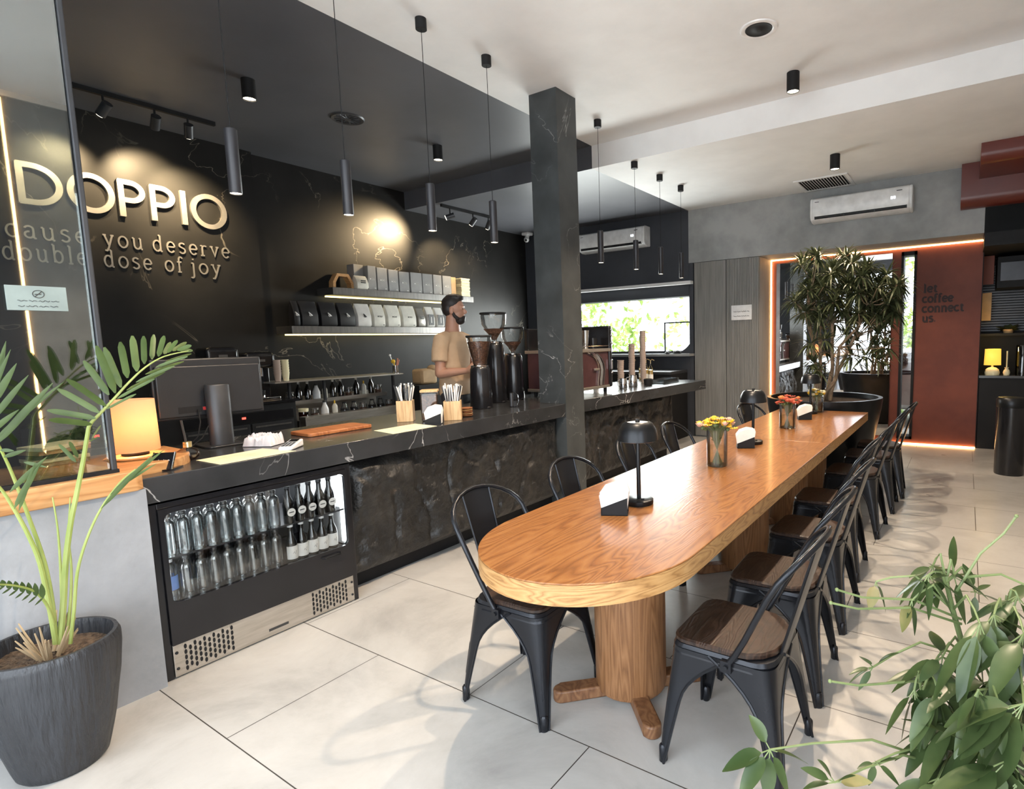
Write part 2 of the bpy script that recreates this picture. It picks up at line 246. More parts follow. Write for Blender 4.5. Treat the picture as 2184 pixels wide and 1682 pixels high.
# ------------------------------------------------------------------ mesh builder
class MB:
    def __init__(s): s.v = []; s.f = []
    def add(s, vs, fs):
        b = len(s.v); s.v += [tuple(x) for x in vs]; s.f += [tuple(i+b for i in f) for f in fs]; return s
    def box(s, x0, x1, y0, y1, z0, z1, mat=None):
        vs = [Vector((x, y, z)) for z in (z0, z1) for y in (y0, y1) for x in (x0, x1)]
        if mat: vs = [mat @ v for v in vs]
        return s.add(vs, [(0, 2, 3, 1), (4, 5, 7, 6), (0, 1, 5, 4), (2, 6, 7, 3), (0, 4, 6, 2), (1, 3, 7, 5)])
    def lathe(s, prof, c=(0, 0, 0), n=24, mat=None, cap=True):
        vs = []; fs = []; k = len(prof)
        for i in range(n):
            a = 2*math.pi*i/n
            for r, z in prof: vs.append(Vector((r*math.cos(a), r*math.sin(a), z)))
        for i in range(n):
            j = (i+1) % n
            for q in range(k-1): fs.append((i*k+q, j*k+q, j*k+q+1, i*k+q+1))
        if cap:
            if prof[0][0] > 1e-6: fs.append(tuple(i*k for i in range(n))[::-1])
            if prof[-1][0] > 1e-6: fs.append(tuple(i*k+k-1 for i in range(n)))
        vs = [(mat @ v if mat else v)+Vector(c) for v in vs]
        return s.add(vs, fs)
    def cyl(s, p0, p1, r0, r1=None, n=16):
        p0 = Vector(p0); p1 = Vector(p1); r1 = r0 if r1 is None else r1; d = p1-p0
        q = d.to_track_quat('Z', 'Y').to_matrix().to_4x4()
        return s.lathe([(r0, 0), (r1, d.length)], p0, n, q)
    def tube(s, pts, r, n=8, closed=False, cap=True):
        pts = [Vector(p) for p in pts]; m = len(pts); rs = r if isinstance(r, (list, tuple)) else [r]*m
        vs = []; fs = []; up = None
        for i in range(m):
            if closed: t = pts[(i+1) % m]-pts[i-1]
            else: t = pts[min(i+1, m-1)]-pts[max(i-1, 0)]
            t.normalize()
            if up is None: up = t.orthogonal().normalized()
            else:
                up = (up-t*up.dot(t))
                up = up.normalized() if up.length > 1e-5 else t.orthogonal().normalized()
            w_ = t.cross(up)
            for j in range(n):
                a = 2*math.pi*j/n; vs.append(pts[i]+(up*math.cos(a)+w_*math.sin(a))*rs[i])
        for i in range(m if closed else m-1):
            k = (i+1) % m
            for j in range(n):
                l = (j+1) % n; fs.append((i*n+j, i*n+l, k*n+l, k*n+j))
        if cap and not closed: fs.append(tuple(range(n))[::-1]); fs.append(tuple((m-1)*n+j for j in range(n)))
        return s.add(vs, fs)
    def prism(s, poly, z0, z1, mat=None):
        n = len(poly); vs = [Vector((x, y, z0)) for x, y in poly]+[Vector((x, y, z1)) for x, y in poly]
        if mat: vs = [mat @ v for v in vs]
        fs = [tuple(range(n))[::-1], tuple(range(n, 2*n))]+[(i, (i+1) % n, n+(i+1) % n, n+i) for i in range(n)]
        return s.add(vs, fs)
    def sphere(s, c, r, n=12, m=8, sc=(1, 1, 1)):
        prof = [(r*math.sin(math.pi*i/m), -r*math.cos(math.pi*i/m)) for i in range(m+1)]
        prof[0] = (0, -r); prof[-1] = (0, r)
        mt = Matrix.Diagonal((*sc, 1)); return s.lathe(prof, c, n, mt, cap=False)
    def loft(s, rings):
        n = len(rings[0]); vs = [v for r in rings for v in r]; fs = []
        for i in range(len(rings)-1):
            for j in range(n): fs.append((i*n+j, i*n+(j+1) % n, (i+1)*n+(j+1) % n, (i+1)*n+j))
        fs.append(tuple(range(n))[::-1]); fs.append(tuple((len(rings)-1)*n+j for j in range(n)))
        return s.add(vs, fs)
    def build(s, name, mat, parent=None, loc=None, smooth=True, bevel=0, sub=0, rotz=None, solid=0, seg=2, sharp=40):
        me = bpy.data.meshes.new(name); me.from_pydata([tuple(v) for v in s.v], [], s.f); me.update()
        o = bpy.data.objects.new(name, me); C.objects.link(o); me.materials.append(M[mat] if isinstance(mat, str) else mat)
        if parent is not None: o.parent = parent
        if loc is not None: o.location = loc
        if rotz is not None: o.rotation_euler.z = rotz
        if solid: md = o.modifiers.new('s', 'SOLIDIFY'); md.thickness = solid; md.offset = 0
        if bevel: md = o.modifiers.new('b', 'BEVEL'); md.width = bevel; md.segments = seg; md.limit_method = 'ANGLE'; md.angle_limit = math.radians(35)
        if sub: md = o.modifiers.new('u', 'SUBSURF'); md.levels = sub; md.render_levels = sub
        if smooth:
            me.polygons.foreach_set('use_smooth', [True]*len(me.polygons))
            me.set_sharp_from_angle(angle=math.radians(sharp))
        return o
def tag(o, label, cat, group=None, kind=None):
    if label: o['label'] = label
    if cat: o['category'] = cat
    if group: o['group'] = group
    if kind: o['kind'] = kind
    return o
def thing(name, label, cat, loc=(0, 0, 0), rotz=0, group=None):
    o = bpy.data.objects.new(name, None); C.objects.link(o); o.location = loc; o.rotation_euler.z = rotz; o.empty_display_size = .05
    return tag(o, label, cat, group)
def struct(o): o['kind'] = 'structure'; return o
def dup(root, loc, rotz=None, label=None, group=None):
    r = root.copy(); C.objects.link(r); r.location = loc
    if rotz is not None: r.rotation_euler.z = rotz
    if label: r['label'] = label
    if group: r['group'] = group
    kids = {}
    for o in list(bpy.data.objects):
        if o.parent: kids.setdefault(o.parent, []).append(o)
    def rec(src, dst):
        for ch in kids.get(src, []):
            c = ch.copy(); C.objects.link(c); c.parent = dst; rec(ch, c)
    rec(root, r); return r
def arc(cx, cy, r, a0, a1, n): return [(cx+r*math.cos(math.radians(a0+(a1-a0)*i/n)), cy+r*math.sin(math.radians(a0+(a1-a0)*i/n))) for i in range(n+1)]
ORD = ['first', 'second', 'third', 'fourth', 'fifth', 'sixth', 'seventh', 'eighth', 'ninth', 'tenth', 'eleventh', 'twelfth', 'thirteenth', 'fourteenth']
rnd = random.Random(7)

# ================================================================== the setting
XR = 0.75; XB = -6.58; YE = 7.94; YT = 8.53; YB = 5.39; ZC = 3.60; ZL = 3.36; XE = -3.53
def S(name, mat, *boxes, bevel=0, smooth=False):
    b = MB()
    for x in boxes: b.box(*x)
    return struct(b.build(name, mat, smooth=smooth, bevel=bevel))
S('floor', 'floor', (-6.9, XR+.2, -1.6, 9.6, -0.1, 0))
S('ceiling', 'white_ceiling', (XE, XR+.2, -1.6, YB, ZC, ZC+.2), (XE, XR+.2, YB, 9.6, ZL, ZC+.2))
S('ceiling_black', 'black_ceiling', (-6.9, XE, -1.6, YB, ZC, ZC+.2), (-6.9, XE, YB, 9.6, ZL, ZC+.2))
S('wall_left', 'black_marble', (-6.9, XB, -1.6, 3.35, 0, ZC))
S('wall_left', 'black_marble', (-6.9, XB-.08, 3.35, 9.6, 0, ZC))
S('wall_right', 'concrete', (XR, XR+.2, 1.47, 9.6, 0, ZC))
S('trim_1', 'led_orange', (XR-.012, XR-.001, 1.475, 1.49, 0.1, ZC-.02))
S('wall_front', 'dark_wall', (-6.9, -3.0, -1.6, -1.4, 0, ZC), (-3.0, XR+.2, -1.6, -1.4, 3.25, ZC), (-3.0, -2.9, -1.6, -1.4, 0, 3.25), (XR, XR+.2, -1.6, -1.3, 0, ZC), (XR, XR+.2, -1.3, 1.47, 2.95, ZC), (XR, XR+.2, -1.3, 1.47, 0, 0.25), (XR, XR+.2, 0.9, 1.47, .25, 2.95))
b = MB()
for x in (-2.9, -1.7, -0.5, 0.7): b.box(x-.025, x+.025, -1.55, -1.5, 0, 3.25)
b.box(-2.9, .75, -1.55, -1.5, 2.3, 2.35); struct(b.build('window_1', 'black_matte', smooth=False))
b = MB()
for y in (-1.28, -0.2, 0.88): b.box(XR+.1, XR+.15, y-.025, y+.025, .25, 2.95)
struct(b.build('window_2', 'black_matte', smooth=False))
# far dark wall with its long service window
b = MB(); b.box(-6.9, XE, YE, YE+.25, 2.12, ZC); b.box(-6.9, XE, YE, YE+.25, 0, 1.27); b.box(-6.9, -5.75, YE, YE+.25, 1.27, 2.12); b.box(-3.53, -3.462, YE+.01, YE+.25, 0, ZL)
q = [(-3.46, 1.27)]+[(x, z) for x, z in arc(-3.80, 1.61, .34, 270, 360, 10)]
mt = Matrix(((1, 0, 0, 0), (0, 0, 1, 0), (0, 1, 0, 0), (0, 0, 0, 1)))
b.prism(q, YE, YE+.25, mt); struct(b.build('wall_far_dark', 'dark_wall', smooth=False))
struct(MB().box(-6.3, -3.46, YE-.10, YE, 2.29, 2.335).build('trim_2', 'white_ceiling', smooth=False))
struct(MB().box(-5.75, -3.46, YE-.16, YE+.25, 1.225, 1.262).build('trim_3', 'concrete', smooth=False))
b = MB(); b.box(-5.75, -3.46, YE+.20, YE+.22, 1.27, 1.30); b.box(-4.05, -4.03, YE+.20, YE+.22, 1.27, 1.75); b.box(-4.05, -3.5, YE+.20, YE+.22, 1.73, 1.75)
struct(b.build('window_3', 'dark_grey', smooth=False))
# far microcement header, recessed terracotta wall, slim window
S('wall_far', 'concrete', (XE+.001, 0.13, YE, YT+.3, 2.60, ZL+.05))
struct(MB().box(-2.46, 0.14, YT, YT+.2, 0, 0.07).box(-2.46, -0.755, YT, YT+.2, .07, 2.6).box(-.575, .14, YT, YT+.2, .07, 2.6).box(-.755, -.575, YT, YT+.2, 2.54, 2.6).build('wall_terracotta', 'terracotta', smooth=False))
w4 = struct(MB().box(-.755, -.725, YT-.03, YT+.2, .07, 2.54).box(-.605, -.575, YT-.03, YT+.2, .07, 2.54).box(-.755, -.575, YT-.03, YT+.2, .07, .105).box(-.755, -.575, YT-.03, YT+.2, 2.49, 2.54).build('window_4', 'black_matte', smooth=False))
struct(MB().box(-.725, -.605, YT+.06, YT+.07, .105, 2.49).build('window_pane', 'glass_clear', w4, smooth=False))
# led lines of the recess
for nm, bx_ in (('trim_4', (-2.46, .135, YT-.03, YT-.012, 2.583, 2.597)), ('trim_5', (-2.468, -2.456, YT-.03, YT-.012, 0, 2.59)), ('trim_6', (-2.46, .14, YT-.022, YT-.004, 0.002, 0.016))):
    struct(MB().box(*bx_).build(nm, 'led_orange', smooth=False))
# dark alcove on the right
S('wall_alcove', 'black_matte', (0.13, XR+.2, 9.35, 9.6, 0, ZC), (0.13, 0.15, YT+.01, 9.4, 0, 2.6))
# soffit with curved underside, two stepped runs
def soffit(name, x0, y0, y1, z0, z1, r):
    poly = [(y1, z1), (y0, z1)]+[(y, z) for y, z in arc(y0+r, z0+r, r, 180, 270, 10)]+[(y1, z0)]
    mt = Matrix(((0, 0, 1, 0), (1, 0, 0, 0), (0, 1, 0, 0), (0, 0, 0, 1)))
    return struct(MB().prism(poly, x0, XR, mt).build(name, 'terracotta_glossy'))
soffit('trim_7', -0.11, 7.78, 7.935, 2.88, ZL, 0.12)
soffit('trim_8', 0.06, 7.05, 7.78, 3.17, ZL, 0.10)
S('trim_9', 'black_matte', (0.135, XR, 7.95, 9.35, 2.45, 2.60))
# column and drop beam
S('wall_column', 'column_marble', (-3.26, -2.97, 4.01, 4.295, 0, ZC))
# half wall with plank cap
S('wall_half', 'halfwall', (-3.10, -2.95, -1.4, 0.945, 0, 0.90))
cap = [(-2.935, -1.4), (-2.935, .915)]+[(-2.955, .94)]+[(-3.06, .955)]+[(x, y) for x, y in arc(-3.36, .955, .30, 0, 90, 8)]+[(-3.60, 1.255), (-3.60, -1.4)]
struct(MB().prism(cap, .90, .985).build('trim_10', 'cap_wood', bevel=.006))
# window partition
p = struct(MB().box(-3.0, -2.988, -1.4, .845, .992, ZC).build('window_5', 'glass_pane', smooth=False))
struct(MB().box(-3.008, -2.980, .849, .868, .985, ZC).build('window_frame', 'dark_grey', p, smooth=False, bevel=.004))
struct(MB().box(-3.012, -2.976, -1.4, .872, .985, 1.0).build('window_frame', 'black_matte', p, smooth=False))

# ================================================================== bar counters
def rockface(name, y0, y1, z0, z1, x, parent):
    ny, nz = int((y1-y0)/.014), int((z1-z0)/.014); b = MB(); vs = []
    for i in range(nz+1):
        for j in range(ny+1):
            y = y0+(y1-y0)*j/ny; z = z0+(z1-z0)*i/nz
            p = Vector((x, y*1.0, z))
            d = 0.036*noise.fractal(p*3.2+Vector((3, 1, 0)), 0.75, 2.1, 8)+0.05*noise.noise(Vector((0, y*1.9, z*2.2)))+.02*abs(noise.noise(Vector((2, y*5, z*2.5))))
            rdg = abs(noise.noise(Vector((5, y*3.3, z*1.6)))); d -= 0.018*max(0, 1-rdg*14)
            e = min(1, min(y-y0, y1-y, z-z0, z1-z)/.05)
            vs.append((x+(d+.02)*e - .02*(1-e), y, z))
    fs = [(i*(ny+1)+j, i*(ny+1)+j+1, (i+1)*(ny+1)+j+1, (i+1)*(ny+1)+j) for i in range(nz) for j in range(ny)]
    b.add(vs, fs); return b.build(name, 'rock', parent)
t = thing('bar_counter', 'long black marble bar counter with a rough black rock front beside the fridge', 'counter', (0, 0, 0))
MB().prism([(-3.88, .965), (-2.972, .925), (-2.972, 4.005), (-3.265, 4.005), (-3.265, 4.297), (-3.88, 4.297)], .825, .94).build('countertop', 'counter_marble', t, bevel=.003)
MB().box(-3.80, -3.10, 1.93, 4.0, .10, .82).box(-3.70, -3.16, 1.93, 4.0, 0, .10).box(-3.80, -3.62, .99, 1.93, 0, .82).build('counter_body', 'black_matte', t, smooth=False)
rockface('rock_panel', 1.935, 3.98, .115, .81, -3.055, t)
t = thing('bar_counter', 'black bar counter beyond the column carrying the espresso machine', 'counter', (0, 0, 0))
MB().prism([(-3.90, 4.30), (-3.005, 4.30), (-2.86, 6.95), (-3.90, 6.95)], .825, .94).build('countertop', 'counter_marble', t, bevel=.003)
MB().box(-3.80, -3.18, 4.31, 6.55, .10, .82).box(-3.70, -3.22, 4.31, 6.5, 0, .10).build('counter_body', 'black_matte', t, smooth=False)
rockface('rock_panel', 4.32, 6.5, .115, .81, -3.12, t)
# low dark cabinet between counter end and far wall
t = thing('back_cabinet', 'dark cabinet under the service window at the end of the bar', 'cabinet', (0, 0, 0))
MB().box(-5.7, -3.55, 7.35, 7.90, 0, .98).build('cabinet_body', 'black_matte', t, smooth=False, bevel=.004)
MB().box(-5.7, -3.55, 7.32, 7.90, .98, 1.02).build('cabinet_top', 'dark_grey', t, smooth=False, bevel=.004)

# ---- display fridge
FX = -2.985
t = thing('display_fridge', 'black under-counter display fridge with lit glass window of bottles', 'fridge', (0, 0, 0))
MB().box(-3.58, FX, .955, .985, 0, .815).box(-3.58, FX, 1.885, 1.915, 0, .815).box(-3.58, FX, .985, 1.885, .79, .815).box(-3.58, FX-.01, .985, 1.885, .16, .335).box(-3.58, -3.50, .985, 1.885, .335, .79).build('fridge_body', 'black_gloss', t, smooth=False, bevel=.003)
MB().box(-3.50, -3.495, .99, 1.88, .34, .785).build('fridge_back', 'black_plastic', t, smooth=False)
MB().box(-3.49, FX-.02, .986, .989, .34, .785).box(-3.49, FX-.02, 1.881, 1.884, .34, .785).build('fridge_liner', 'white_plastic', t, smooth=False)
def rr(y0, y1, z0, z1, r, n=5):
    return arc(y0+r, z0+r, r, 180, 270, n)+arc(y1-r, z0+r, r, 270, 360, n)+arc(y1-r, z1-r, r, 0, 90, n)+arc(y0+r, z1-r, r, 90, 180, n)
inner = rr(1.005, 1.868, .352, .768, .03); outer = rr(.9851, 1.8849, .1605, .7898, .002)
def frame2(inner, outer, x0, x1):
    b = MB(); n = len(inner); vs = []
    for x in (x0, x1):
        vs += [(x, y, z) for y, z in inner]+[(x, y, z) for y, z in outer]
    fs = []
    for i in range(n):
        j = (i+1) % n
        fs += [(i, j, n+j, n+i), (2*n+i, 3*n+i, 3*n+j, 2*n+j), (i, 2*n+i, 2*n+j, j), (n+i, n+j, 3*n+j, 3*n+i)]
    return b.add(vs, fs)
dr = frame2(inner, outer, FX-.005, FX+.015).build('door', 'black_gloss', t, smooth=False)
MB().box(FX, FX+.004, 1.0, 1.872, .347, .773).build('door_glass', 'glass_clear', dr, smooth=False)
MB().tube([(FX+.015, 1.70, .325), (FX+.035, 1.71, .322), (FX+.035, 1.80, .322), (FX+.015, 1.81, .325)], .004).build('door_handle', 'black_metal', dr)
MB().box(-3.47, FX-.03, .992, 1.878, .545, .555).build('wire_shelf', 'dark_grey', t, smooth=False)
MB().cyl((-3.03, .998, .36), (-3.03, .998, .76), .006).cyl((-3.03, 1.873, .36), (-3.03, 1.873, .76), .006).build('light_tube', 'led_white', t)
area('fridge_light', (-3.25, 1.435, .77), (0, 0, 0), .35, .8, 5.0, (.92, .97, 1))
kp = MB().box(FX-.01, FX+.004, .987, 1.885, .008, .16).build('kick_plate', 'steel', t, smooth=False, bevel=.002)
for y0 in (1.035, 1.64):
    g = MB()
    for c in range(11):
        for r in range(4 + (c % 2 == 0)):
            y = y0+c*.0195; z = .032+r*.026+(0 if c % 2 == 0 else .013)
            g.add([(FX+.0052, y+.006*math.cos(a), z+.012*math.sin(a)) for a in [k*math.pi/4 for k in range(8)]], [tuple(range(8))])
    g.build('vent_grille', 'black_matte', kp, smooth=False)
s_ = MB()
for y, z in ((1.0, .045), (1.0, .12), (1.873, .045), (1.873, .12)): s_.sphere((FX+.005, y, z), .007, 8, 6)
s_.build('screws', 'black_metal', kp)
MB().box(FX+.004, FX+.0055, 1.40, 1.50, .035, .048).build('maker_plate', 'mark_dark', kp, smooth=False)
# bottles in the fridge
def clear_bottle():
    t = thing('glass_bottle', '', 'bottle')
    MB().lathe([(.002, 0), (.027, 0), (.0285, .006), (.0285, .142), (.025, .157), (.0145, .168), (.0145, .184), (.016, .186), (.016, .194)], n=16).build('bottle_body', 'glass_bottle', t)
    MB().lathe([(.0145, .180), (.0145, .198), (.002, .199)], n=12).build('cap', 'dark_grey', t)
    return t
def label_patch(r, a0, a1, z0, z1, n=8):
    b = MB(); vs = []
    for i in range(n+1):
        a = a0+(a1-a0)*i/n
        vs += [(r*math.cos(a), r*math.sin(a), z0), (r*math.cos(a), r*math.sin(a), z1)]
    return b.add(vs, [(2*i, 2*i+2, 2*i+3, 2*i+1) for i in range(n)])
def dark_bottle(roundlab):
    t = thing('juice_bottle', '', 'bottle')
    MB().lathe([(.002, 0), (.026, 0), (.0275, .005), (.0275, .095), (.024, .115), (.013, .145), (.0115, .18), (.0135, .182), (.0135, .188)], n=16).build('bottle_body', 'glass_dark' if not roundlab else 'glass_dark', t)
    MB().lathe([(.014, .186), (.014, .198), (.002, .199)], n=12).build('cap', 'white_plastic' if not roundlab else 'dark_grey', t)
    MB().lathe([(.002, .003), (.0245, .003), (.0245, .105), (.003, .112)], n=12).build('drink', 'black_matte', t)
    if roundlab:
        b = MB(); b.add([(.0285, .022*math.cos(k*math.pi/8), .06+.022*math.sin(k*math.pi/8)) for k in range(16)], [tuple(range(16))])
        lb = b.build('label', 'white_paper', t, smooth=False)
        MB().box(.0287, .0291, -.013, .013, .058, .063).build('print', 'mark_dark', lb, smooth=False)
    else:
        lb = label_patch(.0281, -1.5, 1.5, .014, .085).build('label', 'white_paper', t)
        MB().tube([(.0287, -.008, .045), (.0287, -.002, .055), (.0287, .003, .04), (.0287, .009, .06)], .0008, 4).build('print', 'mark_dark', lb)
    return t
cb = clear_bottle(); rb = dark_bottle(True); wb = dark_bottle(False)
first = set()
def put(proto, loc, label, group, rotz=0):
    if proto.name not in first:
        first.add(proto.name); proto.location = loc; proto.rotation_euler.z = rotz; proto['label'] = label; proto['group'] = group; return proto
    return dup(proto, loc, rotz, label, group)
for row, z in ((0, .556), (1, .346)):
    rn = 'upper' if row == 0 else 'lower'
    n = 9 if row == 0 else 8
    for k in range(n):
        y = (1.035 if row == 0 else 1.09)+k*.0578
        put(cb, (-3.03, y, z), f'clear glass bottle in front on the {rn} fridge shelf, {ORD[k]} clear one from the left', 'clear glass bottles in the fridge', rnd.random())
    for k in range(8):
        put(cb, (-3.10, 1.05+k*.06, z), f'clear glass bottle in the back row of the {rn} fridge shelf, {ORD[k]} from the left', f'back row bottles of the {rn} fridge shelf', rnd.random())
    for k in range(5):
        put(rb if row == 0 else wb, (-3.03, 1.575+k*.058, z), (f'dark juice bottle with round white label, {ORD[k]} from the left on the upper fridge shelf' if row == 0 else f'dark bottle with square white label, {ORD[k]} from the left on the lower fridge shelf'), 'labelled dark bottles in the fridge')
t = thing('water_bottle', 'plastic water bottle with blue label at the left end of the lower fridge shelf', 'bottle', (-3.05, 1.03, .346))
MB().lathe([(.002, 0), (.028, 0), (.029, .01), (.029, .13), (.02, .16), (.012, .17), (.012, .185)], n=16).build('bottle_body', 'glass_bottle', t)
MB().lathe([(.0293, .05), (.0293, .115)], n=16, cap=False).build('label', plain('blue_label', (.12, .25, .6), .4), t)
MB().lathe([(.0145, .178), (.0145, .198), (.002, .199)], n=12).build('cap', 'white_plastic', t)

# ================================================================== tall fluted cabinet
t = thing('tall_cabinet', 'tall grey oak cabinet with fluted door beside the terracotta recess', 'cabinet', (0, 0, 0))
MB().box(-3.455, -2.47, YE+.035, YT-.001, 0, 2.597).build('cabinet_body', 'cabinet_grey', t, smooth=False)
MB().box(-3.445, -2.955, YE+.005, YE+.035, .02, 2.595).build('door', 'cabinet_grey', t, smooth=False, bevel=.002)
b = MB(); b.box(-2.945, -2.475, YE+.012, YE+.035, .02, 2.595)
for k in range(19): b.box(-2.942+k*.0247, -2.942+k*.0247+.016, YE+.003, YE+.014, .02, 2.595)
b.build('fluted_door', 'cabinet_grey', t, smooth=False)
def scribble_lines(b, x0, x1, y, zs, amp, r, seed, axis='x'):
    rr_ = random.Random(seed)
    for z in zs:
        n = 26; pts = []
        for i in range(n+1):
            u = x0+(x1-x0)*i/n; zz = z+amp*math.sin(i*1.9+rr_.random())*rr_.uniform(.3, 1)
            pts.append((u, y, zz) if axis == 'x' else (y, u, zz))
        k = 0
        while k < n:
            m = rr_.randint(4, 8); b.tube(pts[k:min(n, k+m)+1], r, 4); k += m+1
t = thing('notice_plate', 'small white notice plate with two lines of script on the fluted door', 'sign', (-2.72, YE, 1.835))
MB().box(-.15, .15, -.010, -.002, -.105, .105).build('plate', 'white_plastic', t, bevel=.012, seg=3)
b = MB(); scribble_lines(b, -.115, .115, -.0115, (.015, -.05), .007, .0032, 3); b.build('lettering', 'mark_dark', t)
t = thing('no_smoking_sticker', 'pale no-smoking sticker with script on the glass partition', 'sticker', (-2.982, .69, 1.695))
MB().box(-.001, .001, -.085, .085, -.046, .046).build('sheet', plain('frosted_sticker', (.22, .27, .26), .6), t, smooth=False, bevel=.004)
b = MB(); b.tube([(.0022, .004+.016*math.cos(a), .016+.014*math.sin(a)) for a in [k*math.pi/10 for k in range(20)]], .0012, 5, closed=True)
b.tube([(.0022, -.006, .006), (.0022, .014, .026)], .0012, 5); b.tube([(.0022, -.006, .015), (.0022, .012, .016)], .0016, 5)
scribble_lines(b, -.055, .06, .0022, (-.010, -.030), .003, .0011, 5, 'y'); b.build('lettering', 'mark_dark', t)

# ================================================================== mirror
t = thing('wall_mirror', 'large frameless mirror on the terracotta wall behind the indoor tree', 'mirror', (0, 0, 0))
MB().box(-2.38, -.86, YT-.04, YT-.004, .10, 2.535).build('mirror_backing', 'black_matte', t, smooth=False)
MB().box(-2.38, -.86, YT-.046, YT-.0405, .10, 2.535).build('mirror_glass', 'mirror', t, smooth=False)

# ================================================================== air conditioners
def aircon(label, x, y, z, w):
    t = thing('air_conditioner', label, 'air conditioner', (x, y, z))
    prof = [(0, .15), (-.15, .15), (-.20, .13), (-.215, .07), (-.21, -.08), (-.185, -.12), (-.10, -.15), (0, -.15)]
    mt = Matrix(((0, 0, 1, 0), (1, 0, 0, 0), (0, 1, 0, 0), (0, 0, 0, 1)))
    MB().prism([(yy, zz) for yy, zz in prof], -w/2+.02, w/2-.02, mt).build('casing', 'white_plastic', t, bevel=.012, seg=3)
    for s in (-1, 1): MB().prism([(yy*1.01, zz*1.01) for yy, zz in prof], s*(w/2-.01)-.02, s*(w/2-.01)+.02, mt).build('end_cap', 'white_plastic', t, bevel=.015, seg=3)
    MB().box(-w/2+.05, w/2-.05, -.206, -.15, -.118, -.085).build('outlet', 'black_matte', t, smooth=False)
    b = MB()
    for k in range(4): b.box(-w/2+.05+k*(w-.1)/3-.003, -w/2+.05+k*(w-.1)/3+.003, -.21, -.18, -.12, -.085)
    b.box(-w/2+.05, w/2-.05, -.208, -.19, -.104, -.100); b.build('louvre', 'dark_grey', t, smooth=False)
    lf = MB(); lf.box(w/2-.16, w/2-.10, -.2165, -.2145, .085, .095); lf.box(-w/2+.05, -w/2+.10, -.2165, -.2145, .085, .092); lf.build('print', 'dark_grey', t, smooth=False)
    MB().box(w/2-.22, w/2-.20, -.2165, -.2135, .0, .03).box(w/2-.19, w/2-.17, -.2165, -.2135, .0, .03).build('display', emit('ac_display', (.9, .95, 1), 1.6), t, smooth=False)
    return t
aircon('white wall air conditioner on the grey header wall above the mirror', -1.17, YE, 3.075, 1.14)
aircon('white wall air conditioner on the dark wall above the service window', -4.77, YE, 3.055, 1.20)

# ================================================================== ceiling fittings
def pendant():
    t = thing('pendant_light', '', 'pendant light')
    ZT = 2.25
    MB().lathe([(.034, 3.53-ZT), (.036, 3.532-ZT), (.036, 3.6-ZT)], n=20).build('canopy', 'black_matte', t)
    MB().cyl((0, 0, .31), (0, 0, 3.54-ZT), .0022, n=6).build('cable', 'black_matte', t)
    MB().lathe([(.027, 0), (.029, .003), (.029, .305), (.024, .31), (.003, .312)], n=20, cap=False).build('tube_shade', 'pendant', t)
    MB().lathe([(.001, .004), (.0265, .004)], n=20, cap=False).build('lens', 'lens', t)
    return t
def pendant_low():
    t = thing('pendant_light', '', 'pendant light')
    MB().lathe([(.034, 1.05), (.036, 1.052), (.036, 1.12)], n=20).build('canopy', 'black_matte', t)
    MB().cyl((0, 0, .31), (0, 0, 1.06), .0022, n=6).build('cable', 'black_matte', t)
    MB().lathe([(.027, 0), (.029, .003), (.029, .305), (.024, .31), (.003, .312)], n=20, cap=False).build('tube_shade', 'pendant', t)
    MB().lathe([(.001, .004), (.0265, .004)], n=20, cap=False).build('lens', 'lens', t)
    return t
PL = ['black tube pendant hanging in front of the last letter of the big metal sign', 'black tube pendant hanging left of the wall shelves, below the round ceiling vent',
      'black tube pendant hanging over the shop assistant', 'black tube pendant nearest the column on its left side',
      'black tube pendant nearest the column on its right side, overlapping the air conditioner', 'black tube pendant at the right end of the dark wall air conditioner',
      'second black tube pendant from the grey far wall', 'black tube pendant nearest the grey far wall']
pp = pendant(); pp2 = pendant_low()
for k, (y, z) in enumerate([(1.48, 2.25), (2.09, 2.25), (2.71, 2.25), (3.31, 2.25), (4.82, 2.25)]):
    x = -3.08
    put(pp, (x, y, 2.25), PL[k], 'tube pendants over the bar')
for k, y in enumerate([5.46, 6.05, 6.62]): put(pp2, (-3.04, y, 2.24), PL[5+k], 'tube pendants over the bar')
for k, y in enumerate([1.48, 2.71, 4.82, 6.05]): spot('pendant_glow', (-3.06, y, 2.235), (-3.06, y, 0), 14, WARM, math.radians(95), .6, .02)
def downlight(label, x, y, z, first_=[None]):
    if first_[0] is None:
        t = thing('ceiling_spotlight', label, 'ceiling light', (x, y, z), 0, 'surface cylinder ceiling lights')
        MB().lathe([(.046, -.15), (.05, -.147), (.05, 0)], n=24, cap=False).build('housing', 'black_matte', t)
        MB().lathe([(.001, -.14), (.046, -.14)], n=24, cap=False).build('lens', 'lens', t)
        first_[0] = t
    else: t = dup(first_[0], (x, y, z), 0, label)
    return t
downlight('black cylinder spotlight on the black ceiling above the big metal sign', -4.86, 2.5, ZC)
downlight('black cylinder spotlight on the black ceiling near the column', -4.85, 4.4, ZC)
downlight('black cylinder spotlight on the white ceiling just before the beam', -1.26, 4.93, ZC)
downlight('black cylinder spotlight on the white ceiling beside the square vent grille', -1.23, 6.53, ZL)
for y, z in ((1.95, ZC), (3.33, ZC), (4.93, ZC), (6.53, ZL)):
    spot('downlight', (-1.25, y, z-.145), (-1.25, y, 0), 185, (1, .78, .56), math.radians(122), .35, .022)
for y in (2.5, 4.4): spot('downlight', (-4.86, y, ZC-.145), (-4.86, y, 0), 60, WARM, math.radians(90), .5, .04)
